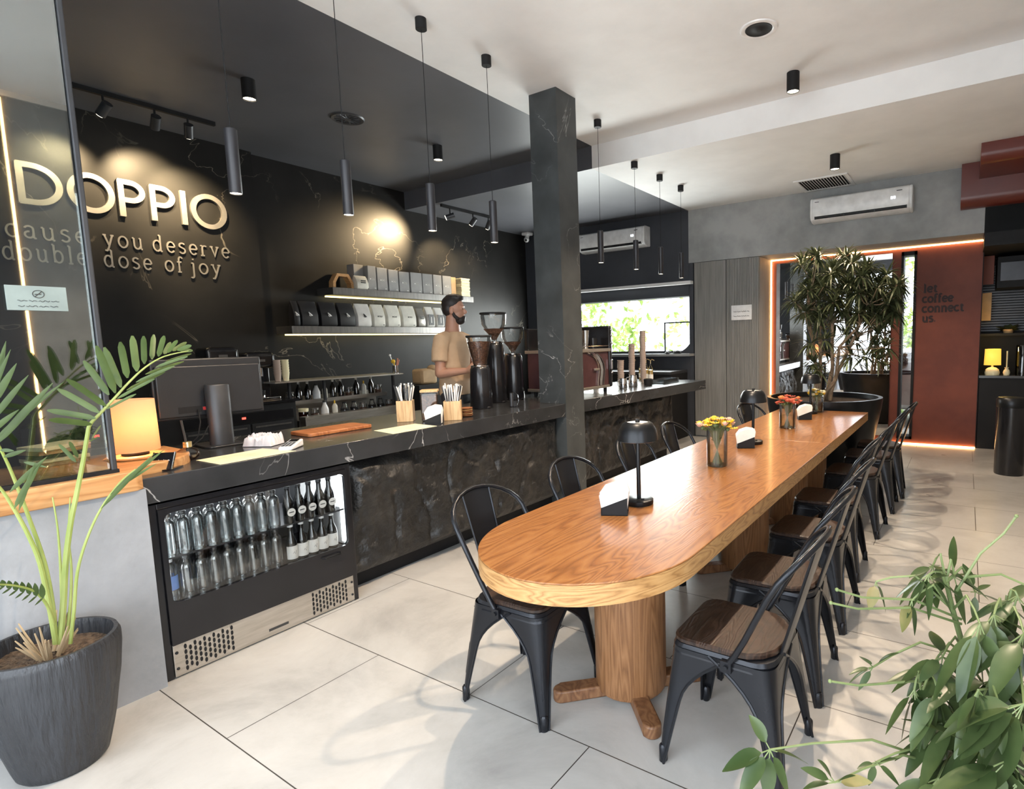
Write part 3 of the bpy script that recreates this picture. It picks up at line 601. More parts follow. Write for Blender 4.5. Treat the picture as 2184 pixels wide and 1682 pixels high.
# track spots
def track(label, x, y0, y1, z, heads, tgt, pw):
    t = thing('track_light', label, 'track light', (x, y0, z))
    MB().box(-.018, .018, 0, y1-y0, -.035, 0).build('track', 'black_matte', t, smooth=False)
    for k, (y, tg) in enumerate(zip(heads, tgt)):
        c = Vector((0, y-y0, -.14)); d = (Vector(tg)-(Vector((x, y0, z))+c)).normalized()
        hd = MB().cyl(c-d*.06, c+d*.06, .036, n=20).build('spot_head', 'dark_grey', t)
        MB().cyl((0, y-y0, -.03), c, .008).build('bracket', 'black_matte', hd)
        MB().cyl(c+d*.0605, c+d*.063, .031, n=20).build('lens', 'lens', hd)
        spot('track_beam', Vector((x, y0, z))+c+d*.08, tg, pw[k], (1, .74, .42), math.radians(74), 1.0, .03)
    return t
track('black track with three spotlights aimed at the big metal sign', -6.0, 1.7, 2.75, ZC, (1.93, 2.28, 2.53), ((-6.58, 1.72, 2.92), (-6.58, 2.38, 2.98), (-6.58, 2.72, 2.80)), (210, 260, 230))
track('black track with three spotlights on the lowered black ceiling by the shelves', -6.0, 5.45, 6.4, ZL, (5.60, 6.03, 6.34), ((-6.66, 5.0, 2.90), (-6.66, 5.95, 2.55), (-6.66, 6.5, 2.4)), (330, 110, 40))
t = thing('ceiling_speaker', 'round black ceiling speaker with white ring on the white ceiling', 'speaker', (-1.29, 4.12, ZC))
MB().lathe([(.09, -.004), (.105, -.012), (.125, -.008), (.128, 0)], n=36, cap=False).build('ring', 'white_plastic', t)
MB().lathe([(.001, -.012), (.02, -.014), (.035, -.006), (.075, -.004), (.09, -.008), (.093, -.004)], n=36, cap=False).build('cone', 'black_matte', t)
t = thing('round_vent', 'round black slotted vent in the black ceiling', 'vent', (-4.94, 3.41, ZC))
MB().lathe([(.11, -.006), (.14, -.012), (.15, 0)], n=32, cap=False).build('ring', 'dark_grey', t)
b = MB()
for k in range(16):
    a = k*math.pi/8; b.tube([(.03*math.cos(a), .03*math.sin(a), -.008), (.115*math.cos(a), .115*math.sin(a), -.008)], .004, 5)
b.lathe([(.001, -.012), (.03, -.010), (.03, 0)], n=16, cap=False); b.build('blades', 'dark_grey', t)
t = thing('ceiling_grille', 'square white air vent grille in the ceiling before the far wall', 'vent', (-1.55, 7.61, ZL))
MB().box(-.31, .31, -.30, -.26, -.012, 0).box(-.31, .31, .26, .30, -.012, 0).box(-.31, -.27, -.26, .26, -.012, 0).box(.27, .31, -.26, .26, -.012, 0).build('frame', 'white_ceiling', t, smooth=False)
MB().box(-.27, .27, -.26, .26, -.002, 0).build('backing', 'black_matte', t, smooth=False)
b = MB()
for k in range(17):
    x = -.26+k*.0325; mt = Matrix.Translation((x, 0, -.010)) @ Matrix.Rotation(math.radians(40), 4, 'Y'); b.box(-.012, .012, -.26, .26, -.001, .001, mt)
b.build('slats', 'white_ceiling', t, smooth=False)
t = thing('security_camera', 'white security camera at the top of the far corner left of the column', 'camera', (-6.42, 7.72, ZL))
MB().box(-.07, .07, -.07, .07, -.05, 0).build('mount', 'white_plastic', t, bevel=.01)
b = MB(); b.cyl((0, 0, -.05), (.02, -.04, -.11), .035); b.sphere((.03, -.06, -.13), .045); b.build('body', 'white_plastic', t)
MB().cyl((.05, -.10, -.145), (.055, -.108, -.15), .02).build('lens', 'black_gloss', t)

# ================================================================== lettering
def A(cx, cy, rx, ry, a0, a1, n=14): return [(cx+rx*math.cos(math.radians(a0+(a1-a0)*i/n)), cy+ry*math.sin(math.radians(a0+(a1-a0)*i/n))) for i in range(n+1)]
G = {
 'a': (.86, [A(.40, .74, .30, .26, 160, 0)+[(.70, .1), (.76, .02), (.88, .03)], A(.38, .30, .30, .26, 80, 380)]),
 'b': (.95, [[(.16, 0), (.16, 1.5)], [(0, 1.5), (.16, 1.5)], A(.50, .5, .36, .5, 150, -150, 20)]),
 'c': (.84, [A(.46, .5, .40, .5, 50, 320, 20)]),
 'd': (.97, [[(.74, 1.5), (.74, 0)], [(.58, 1.5), (.74, 1.5)], [(.74, 0), (.92, 0)], A(.42, .5, .36, .5, 30, 330, 20)]),
 'e': (.86, [[(.08, .52), (.80, .52)], A(.45, .5, .38, .5, 5, 320, 20)]),
 'f': (.62, [[(.22, 0), (.22, 1.15)]+A(.42, 1.18, .20, .30, 180, 30, 8), [(.02, .98), (.50, .98)], [(.04, 0), (.44, 0)]]),
 'j': (.45, [[(.26, .98), (.26, -.25)]+A(.08, -.25, .18, .24, 0, -130, 8), [(.06, .98), (.26, .98)], [(.19, 1.36), (.33, 1.36)]]),
 'l': (.44, [[(.22, 0), (.22, 1.5)], [(.04, 1.5), (.22, 1.5)], [(.02, 0), (.42, 0)]]),
 'n': (1.0, [[(.2, 0), (.2, .98)], [(.03, .98), (.2, .98)], [(.2, .66)]+A(.50, .62, .30, .38, 150, 0, 10)+[(.80, 0)], [(.02, 0), (.38, 0)], [(.62, 0), (.98, 0)]]),
 'o': (.94, [A(.47, .5, .41, .5, 0, 360, 26)]),
 'r': (.72, [[(.2, 0), (.2, .98)], [(.03, .98), (.2, .98)], [(.2, .62)]+A(.48, .68, .28, .30, 160, 50, 8), [(.02, 0), (.42, 0)]]),
 's': (.74, [A(.38, .75, .28, .25, 30, 200, 10)+A(.36, .26, .30, .26, 60, -150, 12)]),
 't': (.60, [[(.24, 1.3), (.24, .2)]+A(.42, .2, .18, .2, 180, 320, 8), [(.02, .98), (.52, .98)]]),
 'u': (1.0, [[(.18, .98), (.18, .36)]+A(.48, .36, .30, .36, 180, 340, 10), [(.80, .98), (.80, 0)], [(.02, .98), (.18, .98)], [(.64, .98), (.80, .98)], [(.80, 0), (.97, 0)]]),
 'v': (.94, [[(.12, .98), (.47, .03), (.82, .98)], [(-.02, .98), (.28, .98)], [(.66, .98), (.96, .98)]]),
 'y': (.94, [[(.12, .98), (.49, .05)], [(.84, .98), (.42, -.18), (.28, -.42), (.08, -.40)], [(-.02, .98), (.28, .98)], [(.68, .98), (.98, .98)]]),
 '.': (.30, [[(.10, .09), (.24, .09)]]),
 'D': (.84, [[(.08, 0), (.08, 1)], [(.03, .955), (.30, .955)]+A(.30, .5, .47, .455, 90, -90, 18)+[(.03, .045)]]),
 'O': (1.0, [A(.5, .5, .44, .46, 0, 360, 36)]),
 'P': (.62, [[(.08, 0), (.08, 1)], [(.03, .955), (.28, .955)]+A(.28, .71, .27, .245, 90, -90, 14)+[(.03, .465)]]),
 'I': (.2, [[(.1, 0), (.1, 1)]]),
}
def ribbon(b, pts, hw, h0, h1, fn):
    m = len(pts); P = [Vector(p) for p in pts]; closed = m > 3 and (P[0]-P[-1]).length < 1e-3
    if closed: P = P[:-1]; m -= 1
    Lf = []; Rg = []
    for i in range(m):
        a = P[i-1] if (i > 0 or closed) else None; c = P[(i+1) % m] if (i < m-1 or closed) else None
        d1 = (P[i]-a).normalized() if a is not None and (P[i]-a).length > 1e-6 else None
        d2 = (c-P[i]).normalized() if c is not None and (c-P[i]).length > 1e-6 else None
        if d1 is None: d1 = d2
        if d2 is None: d2 = d1
        t = (d1+d2); t = t.normalized() if t.length > 1e-4 else d1
        nrm = Vector((-t.y, t.x)); k = min(2.0, 1/max(.3, nrm.dot(Vector((-d1.y, d1.x)))))
        Lf.append(P[i]+nrm*hw*k); Rg.append(P[i]-nrm*hw*k)
    vs = []
    for h in (h0, h1):
        vs += [fn(p.x, p.y, h) for p in Lf]+[fn(p.x, p.y, h) for p in Rg]
    fs = []; rng = m if closed else m-1
    for i in range(rng):
        j = (i+1) % m
        fs += [(2*m+i, 2*m+j, 3*m+j, 3*m+i), (i, m+i, m+j, j), (i, j, 2*m+j, 2*m+i), (m+i, 3*m+i, 3*m+j, m+j)]
    if not closed: fs += [(0, 2*m, 3*m, m), (m-1, 2*m-1, 4*m-1, 3*m-1)]
    b.add(vs, fs)
def glyph(ch, u0, v0, sx, sy, hw, h, fn):
    b = MB()
    for q_, st in enumerate(G[ch][1]): ribbon(b, [(u0+x*sx, v0+y*sy) for x, y in st], hw, 0.004-.0005*q_, h-.0006*q_, fn)
    return b
fnL = lambda u, v, h: (XB+h, u, v)
# big sign
t = thing('wall_sign', 'big satin metal sign reading DOPPIO on the black marble wall', 'sign', (0, 0, 0))
for ch, y0, y1 in (('D', 1.475, 1.765), ('O', 1.79, 2.11), ('P', 2.135, 2.345), ('P', 2.375, 2.585), ('I', 2.62, 2.685), ('O', 2.715, 3.035)):
    wd = G[ch][0]
    glyph(ch, y0, 2.725, (y1-y0)/wd, .325, .023, .035, fnL).build('letter', 'letter_metal', t, smooth=False)
def words(name, label, cat, segs, v0, xh, fn, hw, h, mat, parent=None):
    t = thing(name, label, cat, (0, 0, 0))
    for word, a, z in segs:
        adv = sum(G[c][0] for c in word)+.0
        n = len(word); gap = .38 if n > 1 else 0
        sc = (z-a)/(adv+gap*(n-1)); u = a
        for c in word:
            glyph(c, u, v0, sc, xh, hw, h, fn).build('letter', mat, t, smooth=False); u += (G[c][0]+gap)*sc
    return t
words('wall_lettering', 'upper line of raised serif letters reading because you deserve on black marble', 'lettering', (('because', 1.16, 1.885), ('you', 2.0, 2.29), ('deserve', 2.37, 3.035)), 2.445, .098, fnL, .0068, .016, 'letter_metal')
words('wall_lettering', 'lower line of raised serif letters reading double dose of joy on black marble', 'lettering', (('double', 1.35, 1.87), ('dose', 1.99, 2.345), ('of', 2.45, 2.60), ('joy', 2.67, 2.935)), 2.262, .098, fnL, .0068, .016, 'letter_metal')
fnT = lambda u, v, h: (u, YT-h, v)
t = thing('wall_lettering', 'dark slab letters reading let coffee connect us on the terracotta wall', 'lettering', (0, 0, 0))
for word, a, z, v in (('let', -.49, -.335, 1.93), ('coffee', -.50, -.16, 1.80), ('connect', -.50, -.04, 1.675), ('us.', -.495, -.345, 1.55)):
    adv = sum(G[c][0] for c in word); sc = (z-a)/(adv+.12*(len(word)-1)); u = a
    for c in word:
        glyph(c, u, v+.09, sc, .068, .0115, .006, fnT).build('letter', plain('dark_maroon_print', (.022, .006, .006), .6) if 'dmp' not in M else M['dmp'], t, smooth=False) if False else None
        M.setdefault('dmp', plain('dark_maroon_print', (.022, .006, .006), .6))
        glyph(c, u, v+.075, sc, .066, .0115, .006, fnT).build('letter', 'dmp', t, smooth=False); u += (G[c][0]+.12)*sc

# ================================================================== communal tables
TX, TZ, TW = -1.15, .762, .405
def table(label, poly, posts, top_extra=None):
    t = thing('communal_table', label, 'table', (0, 0, 0))
    MB().prism(poly, TZ-.006, TZ).build('tabletop', 'oak', t, bevel=.002)
    MB().prism(poly, TZ-.072, TZ-.006).build('edge_band', 'oak_edge', t)
    for (y, ang) in posts:
        p = MB(); prof = [(.152*(1+.0*i), z) for i, z in enumerate((.035, .69))]
        p.lathe([(.145, .03), (.150, .045), (.150, TZ-.072)], (TX-.01, y, 0), 28).build('pedestal', 'oak_post', t)
        for k in range(4):
            a = math.radians(ang+90*k); mt = Matrix.Translation((TX-.01, y, 0)) @ Matrix.Rotation(a, 4, 'Z')
            q = [(.10, -.035), (.30, -.035)]+[(x_, y_) for x_, y_ in arc(.30, 0, .035, -90, 90, 8)]+[(.10, .035)]
            MB().prism(q, .001, .052, mt).build('pedestal_foot', 'oak_foot', t, bevel=.008)
    return t
r = TW
near = [(TX+x, y) for x, y in [(r, 3.948)]+[(-r, 3.948)]+[(-r*1.0, 1.70)]]+[(TX+r*math.cos(math.radians(a)), 1.70+.44*math.sin(math.radians(a))) for a in range(186, 355, 6)]+[(TX+r, 1.70)]
table('honey oak communal table with rounded near end on round post legs', near, ((1.97, 45), (3.45, 45)))
table('honey oak table butted to the far end of the rounded table, before the planter', [(TX+r, 3.952), (TX+r, 5.70), (TX-r, 5.70), (TX-r, 3.952)], ((4.5, 45), (5.2, 45)))

# ================================================================== metal chairs (seat faces -X, back at +X)
def chair():
    t = thing('metal_chair', '', 'chair')
    # pan apron
    def rsq(hx, hy, z, r_, hxr=None):
        pts = []
        for (sx, sy, a0) in ((1, 1, 0), (-1, 1, 90), (-1, -1, 180), (1, -1, 270)):
            rr_ = (hxr or r_) if sx > 0 else r_*.7
            for k in range(5):
                a = math.radians(a0+k*22.5); pts.append(Vector((sx*(hx-rr_)+rr_*math.cos(a), sy*(hy-rr_)+rr_*math.sin(a), z)))
        return pts
    b = MB(); b.loft([rsq(.182, .178, .405, .07), rsq(.178, .174, .425, .07), rsq(.180, .176, .428, .07), rsq(.174, .170, .440, .07)]); b.build('seat_pan', 'chair_metal', t)
    b = MB(); b.loft([rsq(.172, .168, .441, .075, .125), rsq(.176, .172, .444, .078, .13), rsq(.176, .172, .455, .078, .13), rsq(.170, .166, .461, .075, .125)]); b.build('seat', 'seat_wood', t, sharp=30)
    # legs: folded sheet flaring into arches
    for sx, sy in ((1, 1), (1, -1), (-1, 1), (-1, -1)):
        b = MB(); rows = []; K = 14; e1 = []; e2 = []
        for i in range(K+1):
            z = .425*(1-i/K); u = 1-i/K
            ox = .180+(.035 if sx < 0 else .045)*(1-u)**1.15; oy = .176+.036*(1-u)**1.15
            wd = .006+.034*u**.8 + .125*max(0, (u-.58)/.42)**2.0
            wd = min(wd, .172); rc = .018+.034*u**2
            cx_ = ox*sx; cy2 = oy*sy; row = []
            row.append(Vector((cx_-sx*(rc+wd), cy2, z)))
            row.append(Vector((cx_-sx*(rc+wd*.4), cy2, z)))
            for k in range(5):
                a = math.radians(90-k*22.5); row.append(Vector((cx_-sx*rc+sx*rc*math.cos(a), cy2-sy*rc+sy*rc*math.sin(a), z)))
            row.append(Vector((cx_, cy2-sy*(rc+wd*.4), z))); row.append(Vector((cx_, cy2-sy*(rc+wd), z)))
            if i == K-2 or i == K-1 or i == K: pass
            rows.append(row); e1.append(row[0]); e2.append(row[-1])
        n = len(rows[0]); b.add([v for r_ in rows for v in r_], [(i*n+j, i*n+j+1, (i+1)*n+j+1, (i+1)*n+j) for i in range(K) for j in range(n-1)])
        # inner skin a little inside so the leg has thickness
        ins = [[v+Vector((-sx*.004, -sy*.004, 0)) for v in r_] for r_ in rows]
        b.add([v for r_ in ins for v in r_], [(i*n+j+1, i*n+j, (i+1)*n+j, (i+1)*n+j+1) for i in range(K) for j in range(n-1)])
        b.tube(e1, .0055, 6); b.tube(e2, .0055, 6)
        # pressed rib down the corner
        mid = [r_[4]+Vector((-sx*.004, -sy*.004, 0)) for r_ in rows]; b.tube([m_ for m_ in mid[5:12]], [.003]+[.007]*5+[.003], 6)
        ft = rows[-1][4]; b.lathe([(.013, 0), (.0155, .004), (.0155, .055), (.010, .062)], (ft.x-sx*.011, ft.y-sy*.011, 0), 12)
        b.build('leg', 'chair_metal', t)
    # back hoop from seat sides
    def backx(z):
        if z < .43: return .05
        if z < .70: return .05+(z-.43)*.47
        return .177+(z-.70)*.47+((z-.70)/.15)**1.6*.055
    pts = [(0.03, -.183, .415), (.055, -.184, .45)]
    for z, yy in ((.52, -.190), (.60, -.199), (.68, -.207), (.735, -.207)): pts.append((backx(z), yy, z))
    for k in range(1, 12):
        a = math.radians(180-k*15); z = .735+.115*math.sin(a); pts.append((backx(z), .207*math.cos(a), z))
    for z, yy in ((.735, .207), (.68, .207), (.60, .199), (.52, .190)): pts.append((backx(z), yy, z))
    pts += [(.055, .184, .45), (0.03, .183, .415)]
    MB().tube(pts, .0105, 10).build('back_hoop', 'chair_metal', t)
    for s in (-1, 1): MB().box(.012, .048, s*.183-.010, s*.183+.010, .395, .432).cyl((.03, s*.19, .413), (.03, s*.200, .413), .008, n=8).build('hoop_bracket', 'chair_metal', t)
    # splat
    b = MB(); rows = []
    for i in range(9):
        u = i/8; z = .425+u*(.842-.425); hw = .062+.020*u
        x = .170+(backx(.842)-.006-.170)*u
        rows.append([Vector((x+.010*(1-(y/hw)**2), y, z)) for y in (-hw, -hw*.6, 0, hw*.6, hw)])
    b.add([v for r_ in rows for v in r_], [(i*5+j, i*5+j+1, (i+1)*5+j+1, (i+1)*5+j) for i in range(8) for j in range(4)])
    b.add([v+Vector((.003, 0, 0)) for r_ in rows for v in r_], [(i*5+j+1, i*5+j, (i+1)*5+j, (i+1)*5+j+1) for i in range(8) for j in range(4)])
    b.tube([r_[0] for r_ in rows], .005, 6); b.tube([r_[-1] for r_ in rows], .005, 6)
    b.build('back_splat', 'chair_metal', t)
    return t
ch = chair()
CH = [(-.655, 1.86, .0, 'dark metal chair at the right side of the table, nearest the leafy foreground plant'),
      (-.665, 2.43, .03, 'dark metal chair on the right of the table, second from the near end'),
      (-.675, 3.08, -.02, 'dark metal chair on the right of the table, third from the near end'),
      (-.72, 3.75, .02, 'dark metal chair on the right of the table, fourth from the near end, tucked under'),
      (-.70, 4.61, -.03, 'dark metal chair on the right of the table, third from the far end'),
      (-.68, 5.30, .02, 'dark metal chair on the right of the table, second from the far end'),
      (-.66, 5.82, .06, 'dark metal chair on the right of the table, nearest the slim window'),
      (-1.52, 1.76, math.pi+.03, 'dark metal chair left of the rounded table end, nearest the bar fridge'),
      (-1.54, 2.43, math.pi-.02, 'dark metal chair left of the table against the rock front, second from the rounded end'),
      (-1.60, 3.20, math.pi+.02, 'dark metal chair left of the table whose hoop shows behind the nearest table lamp'),
      (-1.60, 3.84, math.pi, 'dark metal chair left of the table, its hoop showing left of the yellow flower vase'),
      (-1.50, 5.22, math.pi-.25, 'dark metal chair at the far left of the table, behind the middle table lamp')]
for x, y, rz, lb in CH: put(ch, (x, y, 0), lb, 'metal chairs around the communal table', rz)

# ================================================================== things on the table
def lamp():
    t = thing('table_lamp', '', 'lamp')
    MB().lathe([(.002, 0), (.062, 0), (.064, .006), (.064, .020), (.058, .024), (.002, .024)], n=32).build('base', 'black_metal', t)
    MB().cyl((0, 0, .02), (0, 0, .30), .0095, n=14).build('pole', 'black_metal', t)
    MB().lathe([(.084, .283), (.089, .285), (.088, .303), (.081, .333), (.067, .357), (.050, .366), (.048, .362), (.063, .352), (.077, .331), (.084, .305), (.084, .289)], n=36, cap=False).build('lamp_shade', 'black_metal', t)
    MB().lathe([(.001, .362), (.050, .362)], n=28, cap=False).cyl((0, 0, .30), (0, 0, .36), .006).build('diffuser', 'white_plastic', t)
    MB().lathe([(.010, .360), (.010, .376), (.001, .377)], n=14).build('finial', 'black_matte', t)
    MB().cyl((.03, -.02, .022), (.03, -.02, .03), .007, n=10).build('switch', 'black_matte', t)
    return t
lp = lamp()
for y, lb in ((2.14, 'black dome table lamp nearest the camera, beside the first napkin holder'), (3.74, 'black dome table lamp in the middle, behind the second napkin holder'), (5.42, 'black dome table lamp farthest away, beside the cream flower vase')):
    put(lp, (-1.20, y, TZ), lb, 'table lamps on the communal table')
def napkins():
    t = thing('napkin_holder', '', 'napkin holder')
    # wedge holder: low front, slanted sides
    q = [(-.055, 0), (.055, 0), (.055, .075), (-.055, .032)]
    mt = lambda yy: Matrix(((1, 0, 0, 0), (0, 0, 1, yy), (0, 1, 0, 0), (0, 0, 0, 1)))
    b = MB(); b.prism(q, 0, .003, mt(-.032)); b.prism(q, 0, .003, mt(.029)); b.box(-.055, .055, -.032, .032, 0, .003); b.box(-.055, -.052, -.032, .032, 0, .030)
    b.build('holder', 'black_matte', t, smooth=False)
    for k in range(9):
        dx = .004*math.sin(k*2.3); dz = .007*math.sin(k*1.7)
        q2 = [(-.049+dx, .004), (.050, .004), (.060+dx, .100+dz), (.052+dx, .122+dz), (.010+dx, .128+dz), (-.038+dx, .112+dz), (-.060+dx, .082+dz)]
        MB().prism(q2, -.0285+k*.0063, -.0285+k*.0063+.0052, Matrix(((1, 0, 0, 0), (0, 0, 1, 0), (0, 1, 0, 0), (0, 0, 0, 1)))).build('napkin', 'white_paper', t, smooth=False, bevel=.0012)
    return t
nk = napkins()
for x, y, rz, lb in ((-1.215, 1.96, .45, 'black wedge napkin holder full of white napkins by the nearest table lamp'), (-1.20, 3.58, .45, 'black wedge napkin holder full of white napkins by the middle table lamp'), (-1.16, 5.02, .45, 'black wedge napkin holder on the far table between the two farther vases')):
    put(nk, (x, y, TZ), lb, 'napkin holders on the communal table', rz)
put(nk, (-3.09, 2.64, .94), 'black wedge napkin holder with white napkins on the bar counter by the straw boxes', 'napkin holder on the bar', .6)
def vase(label, x, y, mats, seed, spread, n, rr_=.042, h=.175):
    rd = random.Random(seed)
    t = thing('flower_vase', label, 'vase', (x, y, TZ))
    MB().lathe([(.002, .002), (rr_-.004, .001), (rr_, .006), (rr_, h), (rr_+.002, h+.004)], n=28, cap=False).lathe([(.002, .010), (rr_-.004, .010), (rr_-.003, h)], n=28, cap=False).build('glass_jar', 'glass_clear', t)
    MB().lathe([(.002, .011), (rr_-.005, .011), (rr_-.005, h*.55), (.002, h*.55)], n=24).build('water', 'water', t)
    sb = MB(); fb = {}
    for k in range(n):
        a = rd.uniform(0, 6.28); q = rd.random()**.5*spread; tip = Vector((q*math.cos(a), q*math.sin(a), h+.03+rd.random()*.045-q*.25))
        base = Vector((-.5*q*math.cos(a)*.6, -.5*q*math.sin(a)*.6, .014)); neck = Vector((tip.x*.45, tip.y*.45, h)); neck.x = max(-rr_+.008, min(rr_-.008, neck.x)); neck.y = max(-rr_+.008, min(rr_-.008, neck.y))
        sb.tube([base, (base+neck)*.5, neck, tip], .0016, 5)
        m_ = mats[rd.randrange(len(mats))]; rad = .018*rd.uniform(.8, 1.15)
        bb = fb.setdefault(m_, MB())
        if rd.random() < .5: bb.sphere(tip, rad, 9, 6, (1, 1, .8)); 
        for p in range(11):
            aa = p*6.283/11; tt = tip+Vector((math.cos(aa)*rad*1.45, math.sin(aa)*rad*1.45, rad*.35))
            s1 = tip+Vector((math.cos(aa-.25)*rad*.9, math.sin(aa-.25)*rad*.9, 0)); s2 = tip+Vector((math.cos(aa+.25)*rad*.9, math.sin(aa+.25)*rad*.9, 0)); bb.add([tip, s1, tt, s2], [(0, 1, 2, 3)])
        if rd.random() < .6: sb.sphere(tip-Vector((0, 0, rad*.8)), rad*.6, 6, 5)
    for k in range(8):
        a = rd.uniform(0, 6.28); z0 = h*rd.uniform(.5, 1.1); p0 = Vector((.4*rr_*math.cos(a), .4*rr_*math.sin(a), z0)); p1 = p0+Vector((.028*math.cos(a), .028*math.sin(a), .02)); s_ = Vector((-math.sin(a), math.cos(a), 0))*.007
        sb.add([p0, (p0+p1)/2+s_, p1, (p0+p1)/2-s_], [(0, 1, 2, 3)])
    sb.build('stems', 'flower_stem', t)
    for m_, bb in fb.items(): bb.build('blossoms', m_, t)
    return t
vase('glass vase of yellow button and dusty pink flowers, nearest on the table', -1.17, 3.0, ['petal_yellow', 'petal_yellow', 'petal_pink'], 4, .10, 46, .058, .205)
vase('glass vase of rust red flowers in the middle of the table', -1.17, 4.50, ['petal_red', 'petal_red', 'petal_orange', 'petal_red'], 9, .095, 46, .062, .185)
vase('glass vase of cream and yellow flowers at the far end of the table', -1.17, 5.55, ['petal_yellow', 'petal_cream', 'petal_cream'], 12, .075, 32, .056, .15)

# ================================================================== on the bar counter
CZ = .941
t = thing('computer_monitor', 'black computer monitor seen from behind on the bar counter', 'monitor', (-3.66, 1.52, CZ), math.radians(-3))
MB().box(-.012, .018, -.275, .275, .165, .500).build('screen_housing', 'black_plastic', t, bevel=.008, seg=3)
MB().box(.016, .0345, -.262, .262, .178, .462).build('back_cover', 'black_plastic', t, bevel=.017, seg=4)
MB().box(.0345, .0365, -.17, -.06, .20, .235).build('port_recess', 'black_matte', t, smooth=False)
MB().lathe([(.060, 0), (.062, .01), (.062, .345), (.058, .35)], (.075, .01, 0), 24, Matrix.Diagonal((.6, 1, 1, 1))).build('stand_column', 'dark_grey', t)
MB().prism(rr(-.12, .12, -.10, .10, .03), 0, .01, Matrix.Translation((.03, .01, 0))).build('stand_base', 'black_plastic', t, bevel=.003)
MB().cyl((.102, .005, .06), (.104, .005, .06), .016).build('cable_hole', 'black_matte', t)
b = MB(); b.tube([(.038, -.08, .215), (.07, -.085, .15), (.09, -.11, .07), (.06, -.16, .01)], .0035, 6); b.tube([(.038, -.03, .215), (.075, -.04, .14), (.09, -.09, .06), (.09, -.16, .01)], .0035, 6); b.build('cables', 'black_matte', t)
MB().box(.036, .041, -.055, -.035, .21, .228).build('plug', plain('red_plug', (.6, .05, .05), .4), t)
t = thing('reed_diffuser', 'round glass reed diffuser with gold collar beside the monitor', 'diffuser', (-3.27, 1.235, CZ))
MB().lathe([(.002, 0), (.030, .001), (.046, .014), (.050, .030), (.044, .048), (.024, .062), (.016, .066), (.016, .078)], n=28, cap=False).build('glass_body', 'glass_clear', t)
MB().lathe([(.002, .004), (.029, .005), (.044, .016), (.047, .03), (.002, .034)], n=24).build('liquid', 'glass_amber', t)
MB().lathe([(.017, .064), (.019, .066), (.019, .092), (.012, .094)], n=20).build('collar', plain('brass', (.8, .65, .35), .25, .9), t)
MB().tube([(0, 0, .01), (-.004, -.004, .10), (-.01, -.012, .20)], .0055, 6).build('reeds', 'mark_dark', t)
t = thing('tablet_stand', 'small black menu stand tilted beside the drum lamp', 'stand', (-3.10, 1.06, CZ+.0), math.radians(-50))
mt = Matrix.Rotation(math.radians(-28), 4, 'Y')
MB().box(-.004, .004, -.045, .045, 0, .085, mt).build('panel', 'black_gloss', t, smooth=False, bevel=.002)
MB().tube([mt @ Vector((.007, -.045, 0)), mt @ Vector((.007, -.045, .085))], .0035, 6).tube([mt @ Vector((.007, .045, 0)), mt @ Vector((.007, .045, .085))], .0035, 6).build('rails', 'chrome', t)
MB().box(-.075, .02, -.05, .05, 0, .006).build('foot', 'black_gloss', t, smooth=False)
b = MB(); scribble_lines(b, -.028, .028, 0, (.035,), .006, .0016, 11, 'y'); bb = MB(); bb.v = [tuple(mt @ Vector((.0062, v[1], v[2]+.01))) for v in b.v]; bb.f = b.f; bb.build('lettering', 'mark_light', t)
t = thing('drum_lamp', 'glowing orange drum shade lamp standing on the wood cap beside the monitor', 'lamp', (-3.40, 1.055, .985))
MB().lathe([(.05, 0), (.055, .004), (.05, .012), (.012, .018), (.012, .05)], n=24).build('base', 'black_matte', t)
m_, nt_, b_ = _mat('paper_shade'); b_.inputs['Base Color'].default_value = (.75, .48, .28, 1); b_.inputs['Roughness'].default_value = .8; b_.inputs['Emission Color'].default_value = (1, .66, .38, 1); b_.inputs['Emission Strength'].default_value = .38; M['paper_shade'] = m_
_t = N(nt_, 'ShaderNodeBsdfTranslucent'); _t.inputs[0].default_value = (.9, .55, .3, 1); _mx = N(nt_, 'ShaderNodeMixShader'); _mx.inputs[0].default_value = .5
_o = nt_.nodes['Material Output']; L(nt_, b_.outputs[0], _mx.inputs[1]); L(nt_, _t.outputs[0], _mx.inputs[2]); L(nt_, _mx.outputs[0], _o.inputs[0])
MB().lathe([(.098, .020), (.093, .265)], n=36, cap=False).build('lamp_shade', 'paper_shade', t, solid=.002)
pl_ = bpy.data.lights.new('drum_bulb', 'POINT'); pl_.energy = 5; pl_.color = (1, .66, .36); pl_.shadow_soft_size = .03
o = bpy.data.objects.new('drum_bulb', pl_); C.objects.link(o); o.location = (-3.40, 1.055, 1.13)
def sheet(label, px, mat, z, group=None, lines=3, name='menu_sheet', cat='menu'):
    P = [atZ(x, y, z) for x, y in px]; c = sum(P, Vector())/4
    t = thing(name, label, cat, c, 0, group)
    b = MB(); b.add([p-c for p in P]+[p-c-Vector((0, 0, .0015)) for p in P], [(0, 1, 2, 3), (7, 6, 5, 4)]+[(i, 4+i, 4+(i+1) % 4, (i+1) % 4) for i in range(4)])
    b.build('sheet', mat, t, smooth=False)
    e = (P[1]-P[0]); f = (P[3]-P[0]); b = MB()
    for k in range(lines):
        a = P[0]-c+e*.2+f*(.3+.18*k); b.add([a+Vector((0, 0, .0006)), a+e*.5+Vector((0, 0, .0006)), a+e*.5+f*.012+Vector((0, 0, .0006)), a+f*.012+Vector((0, 0, .0006))], [(0, 1, 2, 3)])
    b.build('print', 'kraft', t, smooth=False); return t
sheet('cream menu sheet lying on the bar counter in front of the monitor', [(418, 981), (560, 956), (632, 961), (470, 990)], 'cream_paper', CZ+.002)
sheet('cream menu sheet lying on the bar counter in front of the straw boxes', [(797, 918), (885, 903), (932, 908), (838, 925)], 'cream_paper', CZ+.002)
